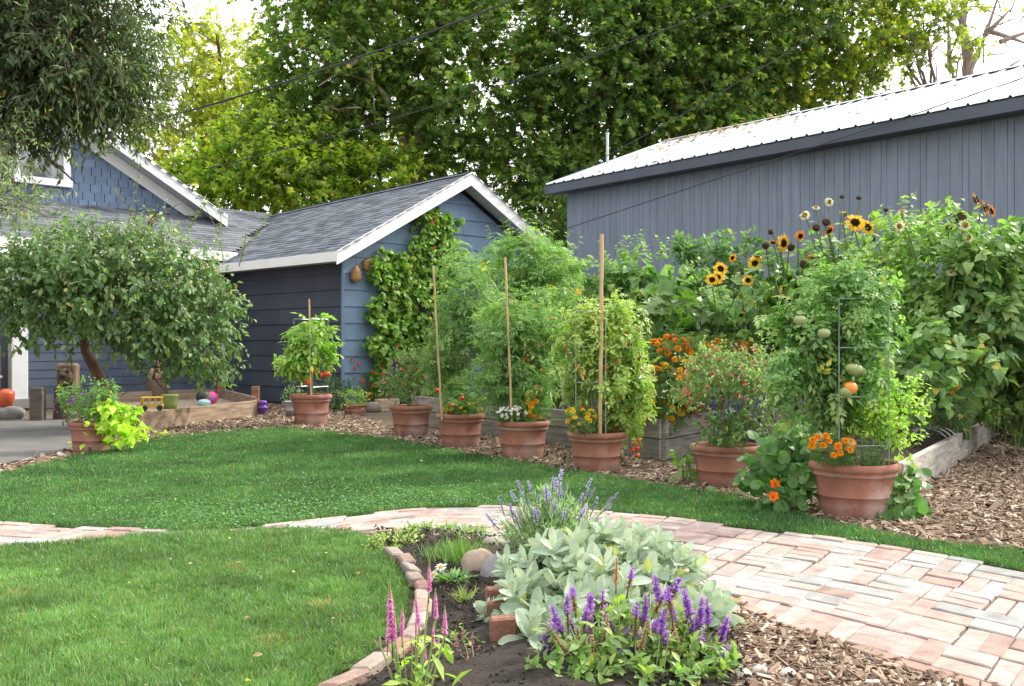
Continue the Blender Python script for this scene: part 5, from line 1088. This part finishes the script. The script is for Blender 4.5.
for k in range(34):
    s=inpot('H',.2+rng.normal()*.13,-.5+rng.normal()*.1); e=s+np.array([rng.normal()*.06,rng.normal()*.04-.02,rng.uniform(.1,.24)]); n=24; q=s+(e-s)*rng.random((n,1)); a=rng.normal(size=(n,3))*.7+nz(e-s); mb.inst(NARROW,q,a,rng.normal(size=(n,3)),.028,lerp_cols((.11,.19,.09),(.24,.34,.18),rng.random(n)),wid=.8); mb.tube([s,e],.002,4,(.15,.2,.1))
mb.build('foliage',M_leaf,rs)
mg=thing('marigold_plant','orange marigolds at the left rim of the largest pot','flowers',inpot('H',-.55,-.3)); bl=BL(d-.2,(832,447,22,9,.12,0)); P,O=cluster_pts(BL(d-.2,(832,450,24,8,.12,0)),44,.3,.3,.38); mb=MB(); foliage(mb,P,O,6,FEATHER,.06,(.05,.11,.03),(.13,.21,.06),.05); mb.build('foliage',M_leaf,mg)
for (x,y) in [(813,440),(818,437),(823,445),(826,436),(829,441),(838,446),(840,453),(834,455),(846,441),(850,450),(812,446)]: inst_part(pick(F_mo),'flower',mg,W(x,y,d-.42),(rng.normal()*.3,-.7,.6),scale=rng.uniform(.7,1))
# ---- nasturtiums
def nasturtium(label,base,bl,n,fl,size=.105):
    t=thing('nasturtium',label,'nasturtium',base); P,O=cluster_pts(bl,n,.65,.9,.03); O2=O*.5+np.array([0,-.45,.75])+.25*rng.normal(size=(n,3)); ax=np.c_[rng.normal(size=(n,3))]; mb=MB()
    c=lerp_cols((.055,.13,.04),(.15,.26,.09),rng.random(n)); mb.inst(ROUND,P,ax,O2,size*rng.uniform(.55,1.15,n),c); mb.build('foliage',M_leaf,t)
    mb=MB()
    for p in P[rng.choice(n,n//3,replace=False)]: mb.tube(curve(np.array(base)+rng.normal(size=3)*[.05,.05,0],p-Z3*.01,(0,0,.1),6),.003,4,(.2,.3,.1))
    mb.build('stem',M_stem,t)
    for (x,y,dd) in fl: inst_part(F_nast[0],'flower',t,W(x,y,dd),(0,-.9,.3))
d=7.6
nasturtium('nasturtium mound of round leaves with one red orange bloom, between the two right pots',inpot('n'),BL(d,(785,448,28,26,.25,-.2),(768,470,26,22,.2,-.3),(800,468,22,28,.2,-.4),(798,435,22,16,.2,-.1),(785,494,34,12,.2,-.5),(752,478,16,12,.15,-.2)),330,[(775,484,d-.62),(773,497,d-.75)],.098)
nasturtium('nasturtium trailing on the chips at the right foot of the largest pot',G(900,512)+np.array([0,.1,0]),BL(6.9,(902,495,20,16,.15,0),(897,512,24,10,.15,-.1),(908,478,14,14,.12,.1)),110,[],.075)
c=G(815,515); nasturtium('few low nasturtium leaves creeping onto the lawn left of the largest pot',c,BL(c[1]+.2,(822,505,12,8,.12,0),(700,502,10,5,.1,.8),(712,500,8,5,.1,.8)),16,[],.085)
c=G(686,484); plant('weed','small broad leaved weed sprouting beside the pot of the pink bush','weed',c,BL(c[1],(687,468,9,14,.12,0)),12,4,OVAL,.1,(.08,.16,.04),(.2,.3,.09),nst=5)
c=G(660,440)+np.array([-.3,.8,0])

# ================================================================== SANDBOX AND TOYS
A_=G(138,432);B_=G(256,415.8);C_=np.array([-5.72,19.6,0]);D_=np.array([-7.3,17.6,0])
sb=thing('sandbox','low weathered timber sandbox in the corner between house and garage','sandbox',(A_+C_)/2)
WB=(.27,.20,.15)
mb=MB(); mb.beam(A_+Z3*.13,B_+Z3*.13,.06,.25,(.34,.24,.17)); mb.build('plank',M_wood,sb)
mb=MB(); e=nz(B_-A_); mb.box(B_+e*.025+Z3*.135,e*.04,np.cross(Z3,e)*.09,Z3*.26,(.36,.13,.08)); mb.build('end_cap',M_wood,sb)
for (a,b) in ((B_,C_),(C_,D_),(D_,A_)):
    mb=MB(); mb.beam(a+Z3*.16+(b-a)*.02,b+Z3*.16-(b-a)*.02,.05,.30,WB); mb.build('plank',M_wood,sb)
for (p,h) in ((B_+np.array([-.12,.45,0]),.47),(C_+np.array([.05,-.12,0]),.44),(D_,.42)):
    mb=MB(); mb.box(p+Z3*h/2,(.12,0,0),(0,.12,0),Z3*h,(.27,.13,.085)); mb.build('corner_post',M_wood,sb)
mb=MB(); mb.prism([x[:2] for x in (A_,B_,C_,D_)],.02,.13,(.30,.24,.18)); mb.build('sand',M_soil,sb)
def toy(name,label,c,build):
    mb=MB(); build(mb,np.array(c)); return tag(mb.build(name,M_plastic,base=np.array(c),smooth=False),label,'toy')
def truck():
    c=W(152,409,15.6); c[2]=.15; t=thing('toy_truck','yellow toy truck in the sandbox','toy',c); Y=(.72,.48,.03); u=np.array([.93,.36,0]);v=np.array([-.36,.93,0])
    mb=MB(); mb.box(c+Z3*.07,u*.34,v*.16,Z3*.04,Y,.01)
    for k in (-.13,-.04,.05,.14): mb.box(c+u*k+Z3*.14,u*.02,v*.15,Z3*.11,Y,.004)
    mb.box(c+Z3*.2,u*.32,v*.16,Z3*.02,Y,.006); mb.box(c-u*.15+Z3*.12,u*.04,v*.15,Z3*.1,(.5,.3,.02),.006); mb.build('truck_body',M_plastic,t)
    for a in (-.11,.11):
        for b in (-.085,.085): mb=MB(); q=c+u*a+v*b+Z3*.04; mb.tube([q-v*.02,q+v*.02],.045,12,(.02,.02,.02)); mb.build('wheel',M_plastic,t)
truck()
c=W(212,403,17.2); c[2]=.13+.13; mb=MB(); mb.blob(c,(.105,.105,.105),(.75,.06,.28),4,.0,20,14); Cc=mb.C[0]; V=np.array(mb.V[0]); 
for i in range(len(Cc)):
    if (i//20) in (5,6) and (i%20)%5<2: Cc[i]=(.05,.35,.45)
tag(mb.build('ball',M_plastic,base=c,smooth=True),'pink ball with turquoise patches in the sandbox','ball')
c=W(203,402,17.5); c[2]=.13+.12; mb=MB(); mb.blob(c,(.12,.12,.12),(.025,.025,.03),4,.0,20,14); tag(mb.build('ball',M_plastic,base=c,smooth=True),'black ball beside the pink one in the sandbox','ball')
c=W(170,405,16.3); c[2]=.13; mb=MB(); mb.lathe([(.10,0),(.115,.1),(.13,.2),(.14,.21),(.14,.23),(.12,.225),(.1,.08)],c,18,(.22,.30,.08)); tag(mb.build('toy_bucket',M_plastic,base=c,smooth=True),'olive green toy bucket behind the yellow truck','bucket')
c=W(204,406,16.6); c[2]=.13; mb=MB(); mb.lathe([(.01,0),(.1,.04),(.115,.1),(.07,.13),(.002,.14)],c,16,(.35,.6,.65)); tag(mb.build('toy_bowl',M_plastic,base=c,smooth=True),'pale blue overturned toy bowl in front of the balls','toy')
c=G(259,416.5)+np.array([.03,.15,0]); mb=MB(); mb.lathe([(.06,0),(.075,.12),(.085,.13),(.085,.15),(.05,.155),(.045,.2),(.07,.215),(.05,.25),(.002,.255)],c,16,(.16,.06,.42)); tag(mb.build('toy_watering_can',M_plastic,base=c,smooth=True),'small purple toy standing outside the right end of the sandbox','toy')
c=np.array([-6.6,18.6,0]); mb=MB(); mb.lathe([(.2,0),(.19,.2),(.2,.42),(.19,.5),(.1,.51)],c,14,(.12,.085,.06)); tag(mb.build('stump',M_bark,base=c),'dark stump behind the sandbox carrying a pinkish ornament','stump')
mb=MB(); mb.blob(c+Z3*.64,(.13,.11,.15),(.42,.25,.19),8,.1); mb.blob(c+Z3*.85+uR*.02,(.07,.07,.09),(.45,.28,.21),9,.08); tag(mb.build('ornament',M_stone,base=c+Z3*.51,smooth=True),'pinkish clay ornament sitting on the dark stump','ornament')

# ================================================================== PORCH CORNER ON THE LEFT
c=G(60,421)+np.array([0,.25,.0]); d=c[1]
st=thing('carved_stump','dark tree stump carved with a bear face, beside the house wall','carved stump',c)
mb=MB(); prof=[(.21,0),(.195,.15),(.19,.45),(.2,.5)]; mb.lathe(prof,c,16,(.10,.07,.055)); mb.build('stump_base',M_bark,st)
mb=MB(); mb.box(c+Z3*.68+np.array([0,.03,0]),(.30,0,0),(0,.2,0),(0,0,.4),(.20,.135,.085),.03); mb.blob(c+np.array([0,-.08,.66]),(.13,.1,.15),(.11,.075,.05),5,.05); mb.build('carving',M_bark,st)
mb=MB(); mb.blob(c+np.array([0,-.18,.70]),(.06,.05,.05),(.06,.045,.035),6,.03); 
for sx in (-1,1): mb.blob(c+np.array([sx*.07,-.13,.77]),(.03,.03,.035),(.07,.05,.035),7,.03)
mb.build('muzzle',M_bark,st)
c=G(34,422)+np.array([0,.12,0]); mb=MB(); mb.box(c+Z3*.26,(.19,.02,0),(-.02,.18,0),Z3*.52,(.13,.105,.085),.012); tag(mb.build('timber_post',M_wood,base=c),'short square dark timber post standing by the white porch column','post')
c=np.array([-9.25,17.0,0]); cb=thing('cabinet','tan boarded cabinet on the porch at the left edge','cabinet',c); TN=(.34,.26,.20); u=uR
for k in range(4): mb=MB(); mb.box(c+Z3*(.32+.24*k)+np.array([0,0,.0]),u*.9,uL*.4,Z3*.232,np.array(TN)*(.9+.06*k)); mb.build('board',M_wood,cb)
mb=MB(); mb.box(c+Z3*.62-uL*.24,u*.92,uL*.07,Z3*.04,(.4,.33,.27)); mb.build('ledge',M_wood,cb)
mb=MB(); mb.box(c+Z3*.1,u*.94,uL*.44,Z3*.2,(.16,.15,.14)); mb.build('base',M_stone,cb)
q=c+Z3*1.16; mb=MB(); mb.box(q+Z3*.1,u*.7,uL*.3,Z3*.2,(.62,.05,.035),.03); tag(mb.build('storage_box',M_plastic,base=q),'red plastic box on top of the tan cabinet at the left edge','box')
c=G(-4,422)+np.array([0,.3,0]); mb=MB(); mb.blob(c+Z3*.1,(.26,.2,.13),(.20,.19,.18),11,.12); tag(mb.build('rock',M_stone,base=c,smooth=True),'grey stone on the patio at the left edge','rock')
q=c+Z3*.22; mb=MB(); mb.lathe([(.09,0),(.12,.12),(.125,.2),(.11,.23),(.04,.27),(.002,.27)],q,14,(.55,.09,.03)); tag(mb.build('watering_can',M_plastic,base=q,smooth=True),'orange red garden pot standing on the grey stone at the left edge','container')

# ================================================================== FOREGROUND BED
def edging():
    P=[(390,555),(400,564),(409,575),(417,586),(422,598),(423,610),(421,623),(417,636),(409,648),(397,660),(381,671),(362,682),(338,694),(310,706)]
    W_=np.array([G(*p) for p in P]); seg=np.r_[0,np.cumsum(np.linalg.norm(np.diff(W_,axis=0),axis=1))]; s=.05; pal=[(.34,.27,.23),(.33,.22,.18),(.36,.31,.27),(.31,.25,.21),(.30,.17,.13)]
    k=0
    while s<seg[-1]-.1:
        L_=rng.uniform(.17,.22); f=lambda x: np.array([np.interp(x,seg,W_[:,j]) for j in range(3)])
        a,b=f(s),f(s+L_-.012); t=nz(b-a); sd=np.array([-t[1],t[0],0]); mb=MB(); j=rng.normal()*.01
        mb.box((a+b)/2+Z3*.03+sd*j,(b-a)+Z3*rng.normal()*.008,sd*rng.uniform(.06,.085)+Z3*rng.normal()*.012,Z3*.055,np.array(pal[k%5])*rng.uniform(.85,1.1),.009)
        tag(mb.build('edging_brick',M_brick,base=(a+b)/2),'weathered brick laid end to end in the curved edging between lawn and soil bed','brick','edging bricks along the lawn'); s+=L_; k+=1
edging()
for i,(x,y) in enumerate([(497,606),(499,622),(503,640)]):
    c=G(x,y+18)+np.array([.0,.05,0]); mb=MB(); mb.box(c+Z3*.07,(.1,.02*i,0),(-.01,.055,0),Z3*.15,np.array([.27,.125,.09])*rng.uniform(.85,1.15),.008); tag(mb.build('upright_brick',M_brick,base=c),'red brick set upright at the left edge of the sage','brick','upright bricks by the sage')
for (x,y,r,col,l,sd) in [(479,580,(.105,.09,.085),(.36,.27,.21),'rounded brown stone at the foot of the lavender',21),(496,588,(.07,.075,.09),(.27,.27,.28),'grey stone leaning between brown stone and sage',22),(489,563,(.13,.05,.035),(.50,.40,.30),'flat tan stone curving above the brown stone',23),(497,552,(.08,.06,.05),(.40,.34,.28),'tan stone directly left of the lavender stems',24)]:
    c=G(x,y)+Z3*r[2]*.8; mb=MB(); mb.blob(c,r,col,sd,.08,20,14); tag(mb.build('stone',M_stone,base=c,smooth=True),l,'stone')
# lavender
lb=G(548,582); dl=lb[1]
def lavender():
    t=thing('lavender','grey green lavender bush with pale violet flower spikes beside the brick path','lavender',lb); mb=MB(); n=420; sm=MB()
    for k in range(n):
        a=rng.uniform(0,6.28); ln=rng.uniform(.24,.46); lean=rng.uniform(.05,1.0); e=lb+np.array([math.cos(a)*lean*.29,math.sin(a)*lean*.24,ln*(1.05-.35*lean)+.02]); s=lb+np.array([math.cos(a)*.07*lean,math.sin(a)*.07*lean,.02]); p=curve(s,e,(0,0,.06),6)
        sm.tube(p,np.linspace(.0025,.0012,6),4,(.2,.26,.15)); m=16; tt=rng.uniform(.2,1,m); q=np.array([[np.interp(x,np.linspace(0,1,6),p[:,j]) for j in range(3)] for x in tt]); dv=nz(e-s)+rng.normal(size=(m,3))*.45
        mb.inst(NARROW,q,dv,rng.normal(size=(m,3)),rng.uniform(.025,.05,m),lerp_cols((.18,.25,.15),(.40,.48,.33),rng.random(m)),wid=.8)
    mb.build('foliage',M_leaf,t); sm.build('stem',M_stem,t)
    sp=[f_spike(.075,.015,(.42,.37,.70),(.58,.54,.82),46,.35) for _ in range(3)]; st=MB()
    for (x,y) in [(517,497),(523,488),(524,500),(531,506),(539,512),(503,505),(496,520),(532,487),(547,494),(552,488),(556,484),(559,478),(549,503),(553,509),(556,499),(544,506),(561,496),(565,488),(578,500),(582,494),(586,483),(576,506),(583,508),(589,492),(592,506),(606,500),(611,494),(579,517),(536,517),(548,524),(524,515),(519,520),(534,528),(592,520),(563,515),(540,500),(513,512),(568,504),(601,507),(559,490)]:
        p=W(x,y+6,dl+rng.uniform(-.2,.2)); s=lb+np.array([(p[0]-lb[0])*.4,rng.normal()*.06,.1]); st.tube(curve(s,p,(0,0,.05),6),.0018,4,(.27,.33,.2)); inst_part(pick(sp),'flower_spike',t,p,nz(p-lb)*[.9,.3,1]+rng.normal(size=3)*.12,scale=rng.uniform(.75,1.15))
    st.build('flower_stem',M_stem,t)
lavender()
# sage
def sage():
    base=G(600,640); d=base[1]; t=thing('sage','broad mound of pale silver green sage with velvety oval leaves','sage',base+Z3*.05)
    bl=[B(x,y,dd,rx,ry,rd) for (x,y,dd,rx,ry,rd) in [(560,588,4.5,52,40,.2),(610,572,4.7,58,36,.25),(650,582,4.6,44,34,.22),(540,630,4.1,46,46,.18),(590,618,4.3,60,48,.2),(680,605,4.5,30,32,.2),(690,640,4.2,28,40,.15),(622,556,4.9,40,18,.2),(518,645,3.95,30,34,.15)]]
    n=225; P,O=cluster_pts(bl,n,.75,.5,.06); mb=MB(); st=MB(); stems(st,base,P,70,.006,(.25,.28,.2),.12); st.build('stem',M_stem,t)
    ax=nz(O*[1,1,.4]+np.array([0,0,.55])+.3*rng.normal(size=(n,3)))
    for m in range(8):   # opposite pairs turned along the shoot
        a=m*1.57+rng.random(n)*.6; ref=nz(np.cross(ax,np.tile([.3,.2,1.],(n,1)))); r2=np.cross(ax,ref); sd=ref*np.cos(a)[:,None]+r2*np.sin(a)[:,None]; lv_=m//2
        dirv=nz(sd*(1.05-.18*lv_)+ax*(.25+.22*lv_)+.12*rng.normal(size=(n,3))); pos=P+ax*(lv_*.016)+sd*.006; nr=ax-sd*.2+np.array([0,0,.3])
        c=lerp_cols((.27,.38,.28),(.54,.62,.49),np.clip(rng.random(n)*.7+.1*lv_,0,1)); y=rng.random(n)<.06; c[y]=np.array([.5,.55,.16])
        mb.inst(SAGE,pos,dirv,nr,rng.uniform(.085,.15,n)*(1-.13*lv_),c,wid=rng.uniform(.8,1.1,n))
    mb.build('foliage',M_sage,t,smooth=True)
sage()
# purple meadow sage in front
def meadow():
    base=np.array([.42,3.35,0]); t=thing('meadow_sage','flowering sage with violet and faded tan spikes at the bottom edge','flowers',base+Z3*.05)
    bl=BL(3.6,(600,668,58,42,.16,0),(650,655,56,44,.2,.1),(690,672,40,38,.15,0),(640,690,80,40,.2,-.1),(570,680,40,40,.12,-.1)); P,O=cluster_pts(bl,330,.45,.2,.04); mb=MB(); foliage(mb,P,O,7,OVAL,.05,(.07,.14,.04),(.19,.29,.09),.07,.7,0,wid=.9,tips=(.38,.45,.13)); mb.build('foliage',M_leaf,t); st=MB()
    sp=[f_spike(.10,.021,(.30,.13,.60),(.68,.36,.82),110,.4,dry=dr_,open_=.5) for dr_ in (0,.35,.5,.6)]; dry=[f_spike(.11,.018,(.50,.36,.20),(.66,.50,.30),90,.5) for _ in range(2)]
    for (x,y,k) in [(616,572,4),(628,578,1),(575,598,2),(590,607,1),(601,605,2),(575,630,1),(553,634,0),(552,650,0),(582,645,4),(593,655,4),(611,640,4),(635,624,2),(645,610,0),(632,612,2),(660,592,0),(668,594,1),(655,600,2),(672,606,1),(690,604,0),(661,622,0),(670,626,1),(653,630,2),(699,616,0),(708,612,0),(693,636,1),(688,645,2),(702,644,0),(640,655,1),(624,660,0),(610,664,1),(690,668,2),(712,662,0),(722,658,0),(686,682,0),(700,684,0),(714,684,0),(556,676,0),(678,640,4),(595,636,4),(566,640,4),(605,628,4),(622,645,4),(648,625,4),(634,668,4),(672,660,4),(650,668,1),(628,640,1),(568,612,1),(584,620,2),(716,640,1),(600,676,1),(640,680,2),(562,622,0),(548,640,0),(606,618,0),(720,628,0),(588,632,0),(632,646,0),(616,632,0),(572,662,0),(700,630,0),(648,640,0),(640,637,4),(665,645,2),(676,615,1),(684,622,1)]:
        dd=rng.uniform(3.45,3.75); p=W(x,y+10,dd); s=base+np.array([(p[0]-base[0])*.7,(dd-3.35)*.6,.03]); st.tube(curve(s,p,(0,0,.03),6),.002,4,(.2,.24,.12)); me=pick(dry) if k==4 else sp[min(k+int(rng.integers(2)) if k else 0,3)]
        inst_part(me,'flower_spike',t,p-Z3*.01,np.array([(p[0]-base[0])*.4,0,1])+rng.normal(size=3)*.2,scale=rng.uniform(.85,1.15))
    st.build('flower_stem',M_stem,t)
meadow()
# pink spikes bottom left of the bed
def veronica():
    base=np.array([-.33,3.3,0]); t=thing('speedwell','pink speedwell with tapering upright spikes at the bottom edge, beside the curved edging','flowers',base+Z3*.05); st=MB()
    sp=[f_spike(.20,.018,(.86,.36,.72),(.93,.58,.84),420,.45,open_=.35,tipcol=(.5,.5,.2)) for _ in range(3)]
    for (x,yt,yb,s) in [(392,582,640,1.0),(388,606,643,.95),(402,604,636,.8),(395,614,640,.75),(429,560,592,1.25),(419,592,625,.85),(436,588,618,.95),(416,614,634,.8),(423,632,648,.7),(433,622,644,.8),(445,605,635,.8),(412,636,652,.6),(425,645,662,.8),(380,634,645,.5),(438,634,650,.7)]:
        dd=3.32+rng.normal()*.05; L_=(yb-yt)*dd/FPX; p=W(x,yb,dd); s0=base+np.array([(p[0]-base[0])*.5,(dd-3.32),.03]); st.tube(curve(s0,p,(0,0,.02),6),.003,5,(.26,.34,.10)); inst_part(pick(sp),'flower_spike',t,p,(rng.normal()*.06,rng.normal()*.06,1),scale=L_/.20)
    st.build('flower_stem',M_stem,t)
    mb=MB(); 
    n=60; x=rng.uniform(388,455,n); y=rng.uniform(640,705,n); P=np.array([W(a,b,3.32+rng.normal()*.06) for a,b in zip(x,y)]); mb.inst(OVAL,P,np.c_[rng.normal(size=(n,2)),.35+.4*rng.normal(size=n)],np.c_[.4*rng.normal(size=(n,2)),np.ones(n)],rng.uniform(.05,.10,n),lerp_cols((.14,.26,.05),(.42,.52,.12),rng.random(n)),wid=.6); mb.build('foliage',M_leaf,t)
veronica()
b2=np.array([-.13,3.6,0.05]); t=thing('stonecrop','small dark stems with dull pink buds right of the pink speedwell','flowers',b2); st=MB(); bud=[f_spike(.045,.009,(.45,.18,.22),(.6,.32,.3),40,.4)]
for k,(x,y) in enumerate([(460,655),(468,662),(472,645),(466,670),(476,668),(456,648),(463,640),(479,657),(452,668)]): p=W(x,y,3.6+rng.normal()*.06); st.tube(curve(b2+np.array([(p[0]-b2[0])*.5,0,0]),p,(0,0,.01),5),.0025,4,(.2,.2,.1)); inst_part(bud[0],'flower_spike',t,p,(rng.normal()*.1,0,1),scale=rng.uniform(.7,1.1))
st.build('stem',M_stem,t); mb=MB(); n=40; P=np.array([W(a,b,3.62) for a,b in zip(rng.uniform(450,484,n),rng.uniform(665,690,n))]); mb.inst(OVAL,P,np.c_[rng.normal(size=(n,2)),.5*np.ones(n)],np.c_[.4*rng.normal(size=(n,2)),np.ones(n)],.03,lerp_cols((.08,.15,.06),(.2,.27,.12),rng.random(n))); mb.build('foliage',M_leaf,t)
# low plants of the bed
def tuft(name,label,cat,px,py,n,h,spread,c1,c2,wid=.03,lean=.3,mat=None):
    c=G(px,py); t=thing(name,label,cat,c+Z3*.05); mb=MB(); mb.inst(BLADE,c+np.c_[rng.normal(size=(n,2))*spread,np.full(n,.045)],np.c_[rng.normal(size=(n,2))*lean,np.ones(n)],rng.normal(size=(n,3)),h*rng.uniform(.55,1.1,n),lerp_cols(c1,c2,rng.random(n)),wid=wid); mb.build('foliage',M_grass,t); return t
tuft('chives','round clump of thin green chives left of the brown stone','herb',463,573,260,.17,.05,(.08,.18,.04),(.22,.38,.12))
tuft('chives','lower clump of grassy leaves left of the round chive clump','herb',440,567,170,.11,.055,(.09,.18,.05),(.2,.34,.11))
tuft('weed','small spiky tuft of narrow leaves in the middle of the soil bed','weed',465,611,40,.085,.02,(.14,.24,.07),(.36,.44,.18),.09,.9)
c=G(388,550); plant('creeping_thyme','low pale green mat of thyme spilling at the top corner of the near lawn','herb',c+Z3*.02,BL(c[1],(385,545,16,8,.15,0),(402,540,20,8,.15,.1),(408,548,12,7,.12,0)),150,7,LITE,.022,(.18,.27,.08),(.42,.46,.18),nst=12,r0=.002,twig=.05)
c=G(440,535.5); plant('creeping_thyme','thin green herbs between the chives and the brick path','herb',c+Z3*.02,BL(c[1],(425,532,16,6,.12,0),(455,535,20,6,.12,0),(478,540,10,5,.1,-.05)),90,6,LITE,.025,(.12,.22,.06),(.3,.4,.14),nst=8,r0=.002,twig=.05)
dz=G(454,592); t=thing('daisy','low daisy plant with white yellow eyed blooms in the soil bed','daisy',dz+Z3*.05); mb=MB(); n=60; a=rng.uniform(0,6.28,n); mb.inst(NARROW,dz+np.c_[np.cos(a)*.04,np.sin(a)*.03,np.full(n,.06)],np.c_[np.cos(a),np.sin(a),rng.uniform(.1,.9,n)],np.tile([0,0,1.],(n,1)),rng.uniform(.05,.10,n),lerp_cols((.07,.16,.05),(.2,.32,.11),rng.random(n)),wid=1.1); mb.build('foliage',M_leaf,t); st=MB()
for (x,y,f) in [(441,567,(-.1,-.5,.8)),(433,575,(-.5,-.4,.6)),(456,586,(.1,-.8,.6)),(468,580,(.7,-.4,.4))]: p=W(x,y,dz[1]-.03+rng.normal()*.04); st.tube(curve(dz+Z3*.05,p,(0,0,.03),6),.002,4,(.2,.3,.1)); inst_part(pick(F_daisy),'flower',t,p,f)
st.build('stem',M_stem,t)
c=G(470,655); plant('weed','few sprawling pale leaves on the soil below the daisy','weed',c+Z3*.05,BL(c[1],(466,640,16,6,.08,0)),10,6,LITE,.03,(.15,.22,.07),(.32,.36,.14),nst=5,r0=.002,twig=.06)

# ---- loose shoots that stick out of the plants
def shoot_mesh(ln,tpl,size,c1,c2,m=9):
    mb=MB(); c=curve((0,0,0),(rng.normal()*.15*ln,rng.normal()*.15*ln,ln),(rng.normal()*.1*ln,rng.normal()*.1*ln,0),6); mb.tube(c,np.linspace(.004,.0015,6),4,(.2,.27,.1))
    k=np.linspace(.1,1,m); q=np.array([[np.interp(x,np.linspace(0,1,6),c[:,j]) for j in range(3)] for x in k]); a=np.arange(m)*2.4+rng.uniform(0,6); d=np.c_[np.cos(a),np.sin(a),.3+.3*rng.normal(size=m)]
    mb.inst(tpl,q,d,np.c_[.3*rng.normal(size=(m,2)),np.ones(m)],size*(1.2-.6*k)*rng.uniform(.7,1.2,m),lerp_cols(c1,c2,rng.random(m)))
    return mb.mesh('shoot',M_leaf)
def shoots(tname,label_part,bl,n,ln,tpl,size,c1,c2,up=.8):
    t=[o for o in bpy.data.objects if o.get('label')==tname][0]; P,u=surface_pts(bl,n,.45,.6,.85); ms=[shoot_mesh(ln*f,tpl,size,c1,c2) for f in (.6,.8,1,1.15)]
    for p,o in zip(P,u): inst_part(pick(ms),'shoot',t,p,o*.7+np.array([0,0,up])+.35*rng.normal(size=3))
shoots('tall fine leaved tomato plant around the leftmost stake of the row','shoots',BL(11.3,(462,310,24,50,.3,0)),22,0.3,FEATHER,0.12,(0.12, 0.2, 0.08),(0.28, 0.38, 0.16))
shoots('wide fine leaved tomato plant with tiny orange fruit around the middle stake','shoots',BL(10.4,(522,345,34,45,.3,0)),24,0.32,FEATHER,0.13,(0.11, 0.19, 0.07),(0.26, 0.37, 0.15))
shoots('yellow green cherry tomato plant with many small red fruit around the tallest stake','shoots',BL(9.5,(604,355,34,45,.3,0)),26,0.28,TOMATO,0.12,(0.16, 0.24, 0.06),(0.38, 0.44, 0.13))
shoots('large pale feathery tomato mass rising against the blue gable, behind the stakes','shoots',BL(13,(530,290,50,50,.4,0)),40,0.4,FEATHER,0.15,(0.13, 0.21, 0.09),(0.33, 0.43, 0.18))
shoots('big pale tomato plant with large green fruit in the largest pot','shoots',BL(7.0,(836,325,46,40,.3,0)),46,0.26,TOMATO,0.12,(0.09, 0.19, 0.06),(0.26, 0.38, 0.13))
shoots('tall pale tangle of climbing beans behind the largest pot, up to the shed wall','shoots',BL(10.4,(905,285,55,55,.4,0)),56,0.36,HEART,0.085,(0.13, 0.22, 0.07),(0.36, 0.46, 0.16))
shoots('dark climbing bean wall above the long pale board, right of the tangle','shoots',BL(10.0,(970,300,50,65,.4,0)),34,0.34,HEART,0.09,(0.1, 0.18, 0.06),(0.28, 0.37, 0.13))
shoots('airy grey green bush full of tiny pink and red blooms in a large pot','shoots',BL(8.5,(730,392,44,36,.36,0)),60,0.2,LITE,0.035,(0.17, 0.24, 0.11),(0.36, 0.43, 0.22))
shoots('rounded mass of climbing beans in front of the shed corner','shoots',BL(13.8,(645,285,60,30,.4,0)),24,0.35,HEART,0.09,(0.12, 0.2, 0.07),(0.3, 0.4, 0.17))
shoots('small drooping fruit tree with leaning trunk, spreading over the sandbox','shoots',BL(14,(140,270,90,45,.9,0)),30,0.45,OVAL,0.08,(0.09, 0.16, 0.06),(0.22, 0.31, 0.14))
